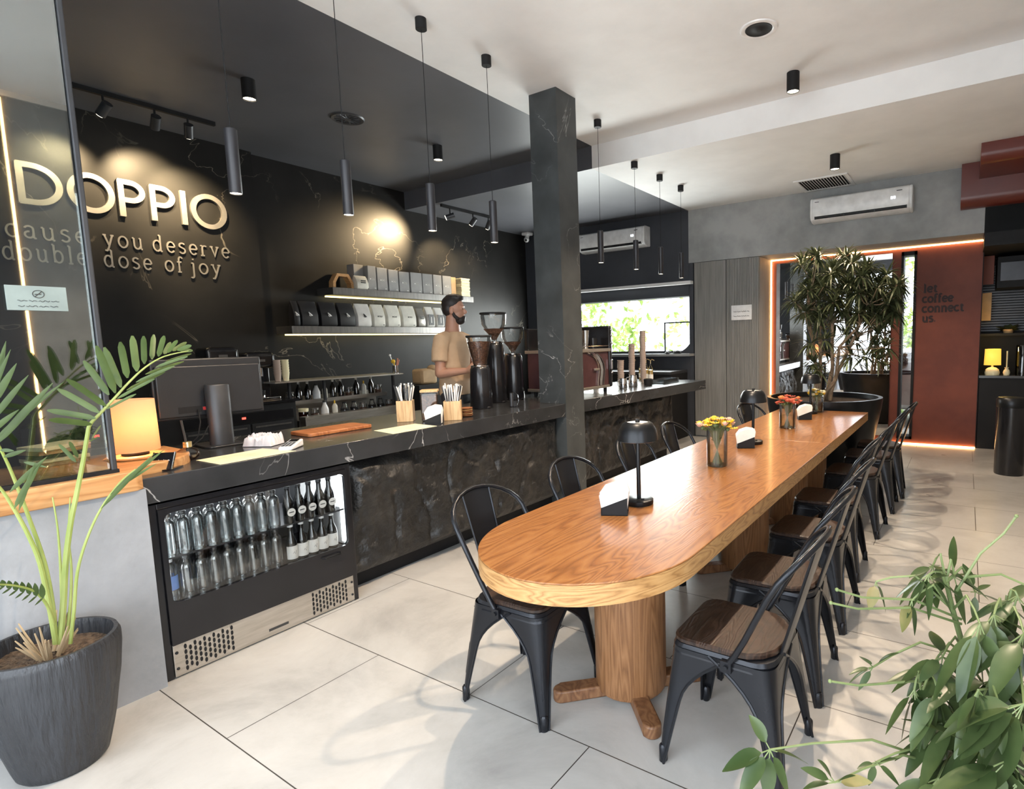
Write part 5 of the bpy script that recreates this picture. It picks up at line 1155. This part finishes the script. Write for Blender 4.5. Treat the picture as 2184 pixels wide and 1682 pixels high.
# ================================================================== right side: alcove and bin
t = thing('dark_cabinet', 'dark stone cabinet on the right edge carrying the glowing lamp', 'cabinet', (0, 0, 0))
MB().box(.155, .74, YT+.02, 9.2, 0, .90).build('cabinet_body', 'black_matte', t, smooth=False, bevel=.004); MB().box(.152, .745, YT-.0, 9.2, .90, .93).build('cabinet_top', 'counter_marble', t, smooth=False)
t = thing('bedside_lamp', 'glowing yellow shade lamp with round cream base on the dark cabinet', 'lamp', (.29, 8.68, .931))
MB().lathe([(.002, 0), (.075, 0), (.082, .03), (.07, .07), (.045, .09), (.012, .10), (.012, .13)], n=28).build('ceramic_base', 'cream_paper', t)
MB().lathe([(.090, .125), (.084, .325)], n=32, cap=False).build('lamp_shade', 'shade_amber', t, solid=.002)
pl_ = bpy.data.lights.new('lamp_bulb', 'POINT'); pl_.energy = 3; pl_.color = (1, .7, .25); pl_.shadow_soft_size = .04
o = bpy.data.objects.new('lamp_bulb', pl_); C.objects.link(o); o.location = (.29, 8.68, 1.30)
t = thing('bud_vase', 'small cream vase with a pale stick right of the glowing lamp', 'vase', (.44, 8.68, .931))
MB().lathe([(.002, 0), (.03, 0), (.038, .03), (.03, .06), (.016, .075), (.024, .095)], n=20, cap=False).build('vase', 'cream_paper', t); MB().tube([(0, 0, .03), (0, 0, .30)], .008, 8).build('stick', 'cream_paper', t)
t = thing('glass_canister', 'tall dark glass canister on the dark cabinet at the right edge', 'jar', (.60, 8.72, .931)); MB().lathe([(.002, 0), (.07, 0), (.07, .36), (.066, .37)], n=24).build('canister', 'glass_dark', t)
b = MB()
for k in range(26): z = 1.48+k*.034; b.box(.155, .745, 9.325, 9.349, z, z+.022)
tag(b.build('slatted_panel', 'dark_grey', None, smooth=False), 'dark slatted wall panel behind the glowing lamp', 'wall panel')
t = thing('wall_shelf', 'black shelf with a dark plant above the glowing lamp', 'shelf', (0, 0, 0)); MB().box(.152, .745, 9.05, 9.31, 1.42, 1.45).build('shelf_board', 'black_matte', t, smooth=False)
t = thing('small_plant', 'small dark trailing plant on the black shelf above the lamp', 'plant', (.46, 9.16, 1.451))
b = MB()
for k in range(36):
    a = rnd.uniform(0, 6.28); r_ = rnd.uniform(.05, .17); p1 = Vector((r_*math.cos(a), r_*.5*math.sin(a), rnd.uniform(.02, .12))); s_ = Vector((-math.sin(a), math.cos(a), 0))*.03; b.add([(0, 0, .03), p1*.6+s_+Vector((0, 0, .03)), p1, p1*.6-s_+Vector((0, 0, .03))], [(0, 1, 2, 3)])
b.build('foliage', 'dracaena', t); MB().lathe([(.002, 0), (.05, 0), (.06, .05), (.002, .04)], n=16).build('bowl', 'kraft', t)
t = thing('wall_cabinet', 'black wall cabinet high in the dark alcove', 'cabinet', (0, 0, 0)); MB().box(.30, .745, 8.75, 9.31, 2.02, 2.40).build('cabinet_body', 'black_matte', t, smooth=False); MB().box(.33, .70, 8.735, 8.75, 2.10, 2.33).build('door', 'dark_grey', t, smooth=False, bevel=.003)
tag(MB().box(.153, .27, 8.90, 8.92, 2.08, 2.44).build('wall_picture', 'terracotta', None, smooth=False, bevel=.002), 'small rust coloured panel high beside the terracotta wall edge', 'panel')
tag(MB().box(.153, .26, 9.0, 9.02, 1.62, 1.98).build('wall_picture', 'kraft', None, smooth=False, bevel=.002), 'small pale brown board above the glowing lamp', 'panel')
t = thing('waste_bin', 'tall round black bin standing at the right edge of the floor', 'bin', (.42, 7.12, 0))
MB().lathe([(.002, 0), (.125, 0), (.13, .01), (.13, .70)], n=36, cap=False).build('bin_body', 'black_gloss', t); MB().lathe([(.133, .70), (.135, .705), (.135, .78), (.12, .80), (.002, .805)], n=36, cap=False).build('bin_lid', 'black_metal', t)
# floor outlet
tag(MB().box(-.05, .05, -.04, .04, 0, .004).build('floor_socket', 'dark_steel', None, (-2.26, 2.22, 0.0005), smooth=False, bevel=.001), 'small metal floor socket cover left of the nearest left chair', 'socket')

# ================================================================== outside the windows
tag(MB().box(-14, 10, 9.7, 30, -.12, -.02).build('pavement', 'pavement', None, smooth=False), '', 'pavement', kind='structure')
tag(MB().box(-14, 10, -20, -1.62, -.12, -.02).build('pavement', 'pavement', None, smooth=False), '', 'pavement', kind='structure')
def hedge(label, x0, x1, y, z0, z1, n, seed, sz=.09, dn=1.0):
    rd = random.Random(seed); b = MB()
    for k in range(n):
        p = Vector((rd.uniform(x0, x1), y+rd.uniform(-.35, .35), rd.uniform(z0, z1)))
        if noise.noise(p*1.6) < -.12*dn: continue
        if p.x > -6.1 and p.x < -3 and rd.random() < .8: continue
        a = Vector((rd.gauss(0, 1), rd.gauss(0, 1), rd.gauss(0, 1))).normalized()*sz; c = a.orthogonal().normalized()*sz*.45
        b.add([p-a, p+c, p+a, p-c], [(0, 1, 2, 3)])
    return tag(b.build('hedge', 'foliage_out', None), label, 'hedge', kind='stuff')
hedge('sunlit green hedge outside the service window', -7.5, -3.2, 10.8, -.02, 3.2, 4600, 3)
hedge('green creeper outside the slim window', -1.6, .4, 12.35, -.02, 3.4, 2600, 5, .08)
tag(MB().box(-2.6, 1.2, 12.9, 13.1, -.02, 1.55).build('garden_wall', 'concrete', None, smooth=False), 'grey garden wall outside behind the slim window', 'wall')
t = thing('parked_car', 'silver parked car glimpsed through the slim window', 'car', (-.9, 10.9, -.02))
side = [(-2.0, .28), (-2.05, .62), (-1.3, .80), (-.75, 1.22), (.75, 1.25), (1.35, .86), (1.95, .76), (2.05, .30)]
mtc = Matrix(((1, 0, 0, 0), (0, 0, 1, 0), (0, 1, 0, 0), (0, 0, 0, 1)))
MB().prism(side, -.8, .8, mtc).build('car_body', 'letter_metal', t, bevel=.08, seg=3)
MB().prism([(-1.15, .84), (-.72, 1.18), (.70, 1.2), (1.18, .86)], -.81, .81, mtc).build('car_windows', 'black_gloss', t, smooth=False)
for x in (-1.25, 1.25):
    for y in (-.74, .74): MB().cyl((x, y-.09, .31), (x, y+.09, .31), .31, n=24).build('wheel', 'black_matte', t)

# ================================================================== the shop assistant
def person():
    base = atX(968, 700, -4.22); s = 1.93/1.80
    t = thing('person', 'man in a tan t-shirt behind the bar looking right, hands behind the grinder', 'person', (base.x, base.y, 0), math.radians(14)); t.scale = (s, s, s)
    hd = Matrix.Translation((0.01, 0, 1.60)) @ Matrix.Rotation(math.radians(20), 4, 'Z')
    def H(x, y, z): return hd @ Vector((x, y, z))
    def ell(b, c, r, rz=20, n=20, m=14):
        q = Matrix.Rotation(math.radians(rz), 4, 'Z') @ Matrix.Diagonal((*r, 1))
        b.lathe([(max(0, math.sin(math.pi*i/m)), -math.cos(math.pi*i/m)) for i in range(m+1)], c, n, q, cap=False)
    def fin(b, nm, mat, vox, sm=4, par=t):
        o = b.build(nm, mat, par, sharp=180); r_ = o.modifiers.new('r', 'REMESH'); r_.mode = 'VOXEL'; r_.voxel_size = vox; r_.use_smooth_shade = True
        k = o.modifiers.new('s', 'SMOOTH'); k.iterations = sm; k.factor = .5; return o
    b = MB()
    ell(b, H(0, 0, .115), (.092, .074, .098)); ell(b, H(.022, 0, .055), (.070, .058, .078)); ell(b, H(.045, 0, .012), (.042, .040, .034))
    b.tube([H(.085, 0, .105), H(.108, 0, .072), H(.098, 0, .058)], [.010, .015, .012], 8)     # nose
    ell(b, H(.086, 0, .032), (.014, .024, .010)); ell(b, H(.080, 0, .122), (.018, .05, .010))
    for sg in (-1, 1): ell(b, H(-.005, sg*.076, .082), (.020, .010, .032)); ell(b, H(.075, sg*.03, .102), (.015, .016, .010))
    b.tube([Vector((-.02, 0, 1.44)), Vector((-.012, 0, 1.54)), H(-.012, 0, .04)], [.082, .066, .060], 14)
    for z, rx, ry in ((1.42, .10, .17), (1.32, .11, .16), (1.2, .105, .145), (1.08, .105, .14), (.97, .11, .155)): ell(b, Vector((-.01, 0, z)), (rx*.92, ry*.92, .09), 0)
    arms = []
    for sg, el, wr, hn in ((-1, (-.005, -.245, 1.135), (.235, -.20, 1.155), (.33, -.175, 1.185)), (1, (.06, .25, 1.13), (.27, .14, 1.12), (.36, .10, 1.15))):
        sh = Vector((-.01, sg*.185, 1.425)); el = Vector(el); wr = Vector(wr); hn = Vector(hn)
        b.tube([sh, sh*.5+el*.5, el], [.056, .050, .043], 12); ell(b, el, (.042, .042, .042), 0); b.tube([el, el*.6+wr*.4, wr], [.043, .041, .027], 12)
        d = (hn-wr).normalized(); sd = Vector((d.y, -d.x, 0)).normalized() if sg < 0 else Vector((-d.y, d.x, 0)).normalized(); up = Vector((0, 0, 1))
        pc = wr+d*.045; b.tube([wr, pc, wr+d*.085], [.024, .036, .034], 10)
        for k, ln in enumerate((.068, .078, .074, .058)):
            o_ = up*(.026-.017*k); p0 = wr+d*.085+o_; p1 = p0+d*ln*.5+sd*-.006; p2 = p0+d*ln*.85+sd*-.028; b.tube([p0-d*.02, p0, p1, p2], [.010, .010, .0092, .008], 8)
        b.tube([wr+d*.02+up*.02, wr+d*.055+up*.045-sd*.012, wr+d*.09+up*.048-sd*.026], [.013, .012, .009], 8)
    for sg in (-1, 1): b.tube([(0, sg*.09, .95), (.01, sg*.10, .50), (-.02, sg*.10, .10)], [.085, .055, .038], 12); ell(b, Vector((.04, sg*.10, .045)), (.12, .042, .04), 0)
    fin(b, 'body', 'skin', .0065, 3)
    b = MB()
    rg = []
    for z, rx, ry in ((1.50, .070, .075), (1.485, .085, .10), (1.46, .098, .145), (1.42, .112, .182), (1.36, .120, .188), (1.28, .122, .178), (1.18, .120, .170), (1.08, .124, .170), (.98, .128, .176), (.93, .130, .180)):
        rg.append([Vector((-.012+rx*math.cos(a_)*(1+.03*math.sin(3*a_+z*9)), ry*math.sin(a_)*(1+.02*math.sin(5*a_+z*14)), z)) for a_ in [q*math.pi/14 for q in range(28)]])
    b.loft(rg)
    for sg in (-1, 1):
        b.tube([(-.01, sg*.10, 1.452), (-.01, sg*.19, 1.425), (-.008, sg*.225, 1.33), (-.004, sg*.243, 1.235)], [.058, .072, .070, .069], 14)
    for k in (): b.tube([(.06, -.14+k*.07, 1.38), (.108, -.12+k*.06, 1.17), (.112, -.13+k*.065, .95)], [.006, .012, .010], 8)
    b.tube([(-.02+.068*math.cos(a), .070*math.sin(a), 1.478+.012*-math.cos(a)) for a in [k*math.pi/8 for k in range(16)]], .012, 8, closed=True)
    fin(b, 'shirt', 'shirt', .010, 4)
    b = MB(); ell(b, H(-.018, 0, .150), (.092, .081, .078)); ell(b, H(-.040, 0, .105), (.066, .076, .075)); ell(b, H(.050, 0, .200), (.045, .055, .026)); ell(b, H(0, 0, .205), (.075, .06, .034))
    fin(b, 'hair', 'hair', .007, 3)
    b = MB(); ell(b, H(.042, 0, .004), (.058, .050, .044)); ell(b, H(.075, 0, .024), (.028, .032, .026))
    for sg in (-1, 1): b.tube([H(.0, sg*.069, .085), H(.015, sg*.064, .04), H(.045, sg*.045, .01)], [.010, .016, .018], 8)
    fin(b, 'beard', 'hair', .006, 2)
    b = MB()
    for sg in (-1, 1): b.sphere(H(.084, sg*.03, .102), .0075, 10, 8)
    b.build('eyes', 'mark_dark', t)
    b = MB()
    for z, rx, ry in ((.97, .125, .17), (.90, .12, .17)): ell(b, Vector((-.01, 0, z)), (rx, ry, .08), 0)
    for sg in (-1, 1): b.tube([(0, sg*.09, .95), (.01, sg*.10, .50), (-.02, sg*.10, .10)], [.10, .075, .06], 12)
    fin(b, 'trousers', 'trousers', .012, 3)
    b = MB()
    for sg in (-1, 1): ell(b, Vector((.04, sg*.10, .05)), (.14, .052, .049), 0)
    fin(b, 'shoes', 'white_plastic', .008, 2)
person()

# ================================================================== plants
def leaf(b, p0, p1, wd, droop=0.0, up=Vector((0, 0, 1)), n=6, fold=.15, prof=None, curl=0):
    p0 = Vector(p0); p1 = Vector(p1); d = p1-p0; ln = d.length
    if ln < 1e-5: return
    d.normalize(); sd = d.cross(up)
    sd = sd.normalized() if sd.length > 1e-4 else d.orthogonal().normalized()
    nr = sd.cross(d).normalized(); vs = []; fs = []
    for i in range(n+1):
        u = i/n; c = p0+(p1-p0)*u+Vector((0, 0, -1))*droop*ln*(u*u - u*.0) + Vector((0, 0, 1))*droop*ln*u*.35
        w_ = wd*.5*(math.sin(math.pi*min(1, u**.75*.98+.01))**.8 if prof is None else prof(u))
        vs += [c+sd*w_+nr*fold*w_, c, c-sd*w_+nr*fold*w_]
    for i in range(n):
        a = 3*i; fs += [(a, a+3, a+4, a+1), (a+1, a+4, a+5, a+2)]
    b.add(vs, fs)
# palm in the ridged pot
PC = Vector((-2.735, .545, 0))
t = thing('potted_palm', 'areca palm in a ridged black pot against the pale half wall', 'potted plant', PC)
b = MB(); prof = [(.002, .0), (.118, .0), (.128, .012), (.160, .15), (.186, .30), (.196, .40), (.197, .445), (.190, .462), (.178, .462), (.172, .44), (.168, .40), (.002, .40)]
n = 120; vs = []; k_ = len(prof)
fine = []
for i in range(len(prof)-1):
    m_ = 5 if 2 <= i <= 5 else 1
    for q in range(m_): fine.append((prof[i][0]+(prof[i+1][0]-prof[i][0])*q/m_, prof[i][1]+(prof[i+1][1]-prof[i][1])*q/m_))
fine.append(prof[-1]); b = MB(); k_ = len(fine)
for i in range(n):
    a = 2*math.pi*i/n
    for r_, z in fine:
        rg = .0022*noise.noise(Vector((math.cos(a)*14, math.sin(a)*14, z*5)))*1.6 if .02 < z < .44 and r_ > .12 else 0
        vs.append((r_*math.cos(a)+rg*math.cos(a), r_*math.sin(a)+rg*math.sin(a), z))
b.add(vs, [(i*k_+q, ((i+1) % n)*k_+q, ((i+1) % n)*k_+q+1, i*k_+q+1) for i in range(n) for q in range(k_-1)]); b.build('pot', 'pot_black', t, sharp=60)
b = MB(); vs = []; 
for i in range(13):
    for j in range(28):
        a = j*2*math.pi/28; r_ = .171*i/12; vs.append((r_*math.cos(a), r_*math.sin(a), .405+.012*noise.noise(Vector((r_*60*math.cos(a), r_*60*math.sin(a), 3)))))
b.add(vs, [(i*28+j, (i+1)*28+j, (i+1)*28+(j+1) % 28, i*28+(j+1) % 28) for i in range(12) for j in range(28)]); b.build('soil', 'soil', t)
st = MB(); fo = MB()
def PX(px, py, X=-2.66): return atX(px, py, X)-PC
def frond(pts, r0, r1, X0=-2.72, X1=-2.62):
    P = []; m = len(pts)
    for i, (x, y) in enumerate(pts): P.append(PX(x, y, X0+(X1-X0)*i/(m-1)))
    # smooth resample
    Q = []
    for i in range(m-1):
        for q in range(4):
            u = q/4; p0 = P[max(i-1, 0)]; p1 = P[i]; p2 = P[i+1]; p3 = P[min(i+2, m-1)]
            Q.append(.5*((2*p1)+(p2-p0)*u+(2*p0-5*p1+4*p2-p3)*u*u+(3*p1-p0-3*p2+p3)*u**3))
    Q.append(P[-1]); st.tube(Q, [r0+(r1-r0)*i/(len(Q)-1) for i in range(len(Q))], 8); return Q
frond([(128, 1372), (135, 1290), (140, 1200), (150, 1120), (162, 1060), (176, 990), (186, 930), (192, 905), (215, 880), (245, 848), (275, 815), (310, 783), (350, 760), (402, 748)], .0105, .002)
mainl = [((204, 892), (100, 872), 17), ((196, 905), (104, 892), 17), ((212, 880), (122, 826), 17), ((226, 866), (142, 805), 17), ((232, 842), (178, 766), 18), ((246, 838), (205, 733), 20), ((258, 826), (222, 737), 19),
         ((272, 806), (256, 726), 19), ((292, 792), (282, 713), 20), ((308, 776), (306, 714), 16), ((324, 766), (328, 711), 15), ((338, 760), (350, 714), 15), ((350, 755), (364, 728), 13), ((358, 752), (378, 724), 12), ((368, 748), (398, 728), 12), ((378, 747), (408, 735), 13), ((385, 748), (411, 746), 13),
         ((250, 850), (330, 805), 9), ((270, 832), (352, 790), 9), ((290, 815), (372, 778), 9), ((310, 798), (392, 768), 9), ((332, 783), (400, 758), 9), ((352, 772), (408, 752), 8), ((228, 872), (290, 838), 8),
         ((162, 985), (125, 945), 10), ((166, 975), (148, 940), 10), ((196, 935), (215, 905), 5), ((190, 942), (210, 930), 4)]
for k, (a, c, w_) in enumerate(mainl):
    p0 = PX(*a, -2.63); p1 = PX(*c, -2.63+(.05 if k % 2 else -.04)); leaf(fo, p0, p1, w_*.0016*.72, .05, Vector((-1, .2, 0)), 7, .2, lambda u: min(1, u*5+.25)*(1-max(0, (u-.75)/.25)**2*.7))
frond([(120, 1372), (105, 1290), (85, 1200), (60, 1140), (30, 1085), (0, 1040), (-40, 1000)], .009, .003, -2.72, -2.58)
frond([(118, 1372), (112, 1290), (95, 1200), (64, 1110), (30, 1020), (5, 965), (-30, 900)], .008, .003, -2.72, -2.6)
for a, c, w_ in (((30, 1085), (85, 985), 14), ((20, 1050), (100, 970), 13), ((8, 975), (55, 958), 12), ((40, 1090), (75, 980), 10), ((0, 960), (30, 960), 10), ((50, 985), (100, 995), 9),
                 ((-10, 950), (112, 810), 18), ((-14, 940), (135, 808), 12), ((-20, 900), (60, 795), 14), ((-20, 870), (35, 770), 16), ((-15, 850), (12, 722), 14), ((-25, 820), (8, 745), 12), ((-25, 860), (22, 740), 10), ((-30, 930), (40, 870), 14)):
    leaf(fo, PX(*a, -2.55), PX(*c, -2.52), w_*.0012, .06, Vector((-1, .2, 0)), 7, .2)
frond([(150, 1372), (158, 1300), (165, 1220), (185, 1150), (215, 1085), (255, 1030), (290, 1000)], .006, .003, -2.70, -2.58)
for a, c, w_ in (((215, 1085), (330, 962), 11), ((235, 1055), (350, 955), 12), ((250, 1040), (335, 985), 8)): leaf(fo, PX(*a, -2.58), PX(*c, -2.5), w_*.0013, .04, Vector((-1, .2, 0)), 7, .2)
frond([(135, 1372), (132, 1280), (128, 1190), (122, 1120), (112, 1060)], .006, .002, -2.76, -2.80)
frond([(140, 1372), (150, 1290), (152, 1210), (146, 1140), (150, 1060)], .006, .002, -2.76, -2.80)
Q = frond([(115, 1330), (100, 1290), (75, 1262), (40, 1250), (0, 1246), (-30, 1250)], .005, .002, -2.70, -2.50)
for k in range(7):
    x = 92-k*14; leaf(fo, PX(x, 1276-k*4, -2.62), PX(x-4, 1243-k*1.2, -2.60), .016, .03, Vector((-1, 0, .2)), 5); leaf(fo, PX(x, 1276-k*4, -2.6), PX(x-18, 1290-k*5, -2.56), .012, .03, Vector((-1, 0, .2)), 5)
st.build('stems', 'palm_stem', t); fo.build('fronds', 'palm', t, sharp=80)
b = MB()
for k in range(16):
    a = rnd.uniform(0, 6.28); q = Vector((.03*math.cos(a), .03*math.sin(a), .41)); b.tube([q, q+Vector((.05*math.cos(a), .05*math.sin(a), rnd.uniform(.05, .14)))], [.007, .002], 5)
b.build('dry_stubs', 'dry', t)

# dracaena tree in the wide planter
TP = Vector((-1.27, 6.32, 0))
t = thing('indoor_tree', 'tall bushy dracaena tree in a wide round black planter before the mirror', 'potted plant', TP)
MB().lathe([(.002, 0), (.40, 0), (.43, .02), (.56, .70), (.575, .80), (.575, .835), (.535, .835), (.53, .79), (.50, .77), (.002, .77)], n=64).build('planter', 'black_metal', t)
MB().lathe([(.50, .78), (.002, .80)], n=40, cap=False).build('soil', 'soil', t)
rd = random.Random(21); tr = MB(); fo = MB()
trunks = []
for k, (x0, y0, tips) in enumerate(((-.04, 0, ((1748, 700), (1768, 640))), (.03, .03, ((1775, 690), (1800, 620))), (.07, -.02, ((1822, 720), (1850, 650))), (-.08, .04, ((1735, 735), (1722, 660))), (.0, -.06, ((1790, 740), (1836, 690))))):
    p0 = Vector((x0, y0, .78)); e1 = atY(*tips[0], 6.3+rd.uniform(-.15, .15))-TP; e2 = atY(*tips[1], 6.3+rd.uniform(-.2, .2))-TP
    md = p0*.5+e1*.5+Vector((rd.uniform(-.05, .05), rd.uniform(-.05, .05), -.05)); tr.tube([p0, p0*.8+md*.2+Vector((0, 0, .05)), md, e1, e2], [.024, .022, .018, .015, .010], 8); trunks.append((md, e1, e2))
def rosette(c, n, ln, open_=1.0):
    for k in range(n):
        a = rd.uniform(0, 6.28); el = rd.uniform(-.9, 1.1); d = Vector((math.cos(a)*math.cos(el), math.sin(a)*math.cos(el), math.sin(el)*.9)); l_ = ln*rd.uniform(.75, 1.15)
        leaf(fo, c+d*.02, c+d*l_, .028, .55*(1-abs(el)/2.2), Vector((0, 0, 1)), 5, .3, lambda u: (1-u)**.6*min(1, u*6+.4))
cl = [(1712, 562), (1740, 548), (1728, 590), (1800, 548), (1822, 560), (1782, 575), (1850, 575), (1842, 590), (1895, 590), (1915, 605), (1875, 610), (1760, 610), (1740, 640), (1718, 620), (1800, 610), (1830, 625), (1858, 640), (1890, 645), (1905, 640), (1775, 650), (1800, 660), (1750, 672), (1722, 665), (1832, 665), (1868, 668), (1888, 690), (1812, 690), (1778, 690), (1742, 698), (1852, 700), (1905, 665), (1765, 720), (1732, 735), (1755, 750), (1738, 770), (1800, 715), (1828, 730), (1868, 735), (1890, 745), (1878, 770), (1850, 760), (1815, 757), (1748, 790), (1870, 715), (1790, 630), (1815, 600), (1768, 585), (1735, 612), (1845, 612), (1700, 640)]
for i, (x, y) in enumerate(cl):
    for q in range(3 if y < 690 else 1):
        Y = 6.32+rd.uniform(-.38, .30); c = atY(x+rd.uniform(-6, 6), y+rd.uniform(-5, 5), Y)-TP; rosette(c, 30, .20)
        m_ = min(trunks, key=lambda T: (T[2]-c).length); a_ = m_[2] if c.z > m_[2].z else m_[1]; tr.tube([a_, (a_+c)*.5+Vector((0, 0, -.03)), c], [.006, .005, .003], 5)
fo.build('foliage', 'dracaena', t, sharp=80); tr.build('trunks', 'bark', t)

# umbrella plant in the foreground
UP = Vector((.20, 1.62, 0))
t = thing('umbrella_plant', 'leafy umbrella plant with drooping leaflets in the right foreground', 'potted plant', UP)
MB().lathe([(.002, 0), (.12, 0), (.15, .16), (.145, .16), (.14, .14), (.002, .14)], n=40).build('pot', 'pot_black', t)
rd = random.Random(5); st = MB(); fo = MB(); dr = MB()
def D(px, py, d): return atD(px, py, d)-UP
hub = Vector((0, 0, .14)); mains = [[hub, D(2150, 1690, 1.5), D(2105, 1560, 1.42), D(2060, 1400, 1.38), D(2032, 1300, 1.36), D(2018, 1240, 1.35)], [hub, D(2175, 1700, 1.48), D(2184, 1560, 1.4), D(2160, 1420, 1.34), D(2140, 1330, 1.33)], [hub, D(2120, 1720, 1.5), D(2050, 1640, 1.38), D(1990, 1560, 1.33), D(1965, 1480, 1.33)]]
for m_ in mains: st.tube(m_, [.010, .009, .008, .007, .006, .005][:len(m_)], 8)
def umb(px, py, d, n, ln, anchor, sag=.6, spread=(0, 360), w=.33, brown=False):
    c = D(px, py, d); a0 = anchor; mid = (a0+c)*.5+Vector((0, 0, .05)); mid2 = c*.8+a0*.2+Vector((0, 0, .025))
    st.tube([a0, mid, mid2, c], [.0032, .0028, .0025, .0022], 6)
    for k in range(n):
        a = math.radians(spread[0]+(spread[1]-spread[0])*(k+.5)/n+rd.uniform(-12, 12)); l_ = ln*rd.uniform(.75, 1.15)
        v = Rt*math.cos(a)*.9 - Dn*math.sin(a)*.55 - Vector((0, 0, 1))*sag*rd.uniform(.7, 1.2) - Fw*rd.uniform(-.35, .5); v.normalize()
        q = c+v*l_*.22; st.tube([c, q], .0014, 5); leaf(dr if brown and k == 0 else fo, q, q+v*l_, l_*w*rd.uniform(.9, 1.15), rd.uniform(.05, .3), Vector((rd.uniform(-.4, .4), rd.uniform(-.4, .4), 1)), 8, .22)
M0 = mains[0]; M1 = mains[1]; M2 = mains[2]
umb(1990, 1205, 1.38, 8, .085, M0[5], .55); umb(2035, 1230, 1.36, 7, .08, M0[5], .3); umb(1980, 1225, 1.34, 6, .08, M0[4], .9)
umb(1868, 1240, 1.36, 2, .05, M0[4], 1.2, (200, 330), .6, True); umb(1945, 1280, 1.33, 3, .06, M0[4], 1.3, (220, 320), .5, True); umb(2080, 1262, 1.4, 5, .06, M0[5], .1)
umb(2120, 1310, 1.25, 7, .13, M1[4], .7, (150, 400), .38); umb(2090, 1330, 1.22, 5, .13, M0[4], 1.0, (180, 300), .3); umb(2150, 1295, 1.34, 4, .08, M1[4], .2)
umb(1862, 1422, 1.36, 5, .065, M0[3], .2, (60, 260), .3); umb(1985, 1425, 1.34, 7, .09, M0[3], .6); umb(2010, 1400, 1.3, 6, .09, M0[3], .6); umb(1950, 1470, 1.3, 5, .10, M2[4], 1.0, (200, 340))
umb(2060, 1440, 1.28, 7, .11, M0[3], .8); umb(2120, 1450, 1.25, 7, .12, M1[3], .9); umb(2170, 1420, 1.3, 7, .12, M1[3], .7); umb(2000, 1470, 1.26, 8, .115, M2[4], .9, (180, 360)); umb(2095, 1490, 1.18, 7, .10, M1[3], 1.1, (180, 350), .32)
umb(2040, 1530, 1.25, 7, .12, M2[3], .9); umb(2110, 1560, 1.22, 8, .13, M1[2], .9); umb(2175, 1540, 1.2, 7, .14, M1[2], .9); umb(1990, 1570, 1.3, 6, .10, M2[3], .9); umb(2060, 1610, 1.25, 7, .12, M2[2], .8); umb(2150, 1620, 1.12, 8, .15, M1[2], .7, (0, 360), .4); umb(2184, 1500, 1.1, 7, .15, M1[3], .8, (120, 330), .42)
umb(1642, 1598, 1.22, 6, .085, M2[2], .6, (30, 330), .42); umb(1868, 1625, 1.25, 5, .05, M2[2], .3); umb(1780, 1668, 1.2, 5, .07, M2[2], .1, (20, 200), .4, True); umb(2000, 1660, 1.2, 7, .11, M2[2], .7)
for k in range(15):
    x, y = rd.uniform(1960, 2200), rd.uniform(1330, 1690)
    if y < 1330+(2190-x)*.9: continue
    umb(x, y, rd.uniform(1.12, 1.38), rd.randint(5, 8), rd.uniform(.07, .115), rd.choice([M0[2], M0[3], M1[2], M1[3], M2[2]]), rd.uniform(.7, 1.3), (150, 400), rd.uniform(.26, .38))
umb(2170, 1270, 1.3, 6, .10, M1[4], .8, (150, 330), .35); umb(2184, 1350, 1.2, 6, .13, M1[4], .8, (150, 300), .36)
for a_, c_ in (((2050, 1330), (1772, 1285)), ((2050, 1320), (1785, 1257)), ((2060, 1480), (1770, 1452)), ((2040, 1260), (2168, 1100)), ((2060, 1230), (2250, 1260))):
    p = D(*a_, 1.36); q = D(*c_, 1.3); st.tube([p, p*.6+q*.4+Vector((0, 0, .02)), p*.2+q*.8-Vector((0, 0, .004)), q], [.0035, .003, .0026, .0026], 6); st.sphere(q, .0045, 8, 6)
st.build('stems', 'umbrella_stem', t); fo.build('leaves', 'umbrella_leaf', t, sharp=80); dr.build('dry_leaves', 'yellowing', t, sharp=80)

# protos that were never placed are removed; empty labels cleaned
for o in list(bpy.data.objects):
    if o.parent is None and o.type in ('EMPTY', 'MESH') and 'label' in o and not o['label'] and o.get('kind') != 'structure':
        for c in list(o.children_recursive): bpy.data.objects.remove(c)
        bpy.data.objects.remove(o)
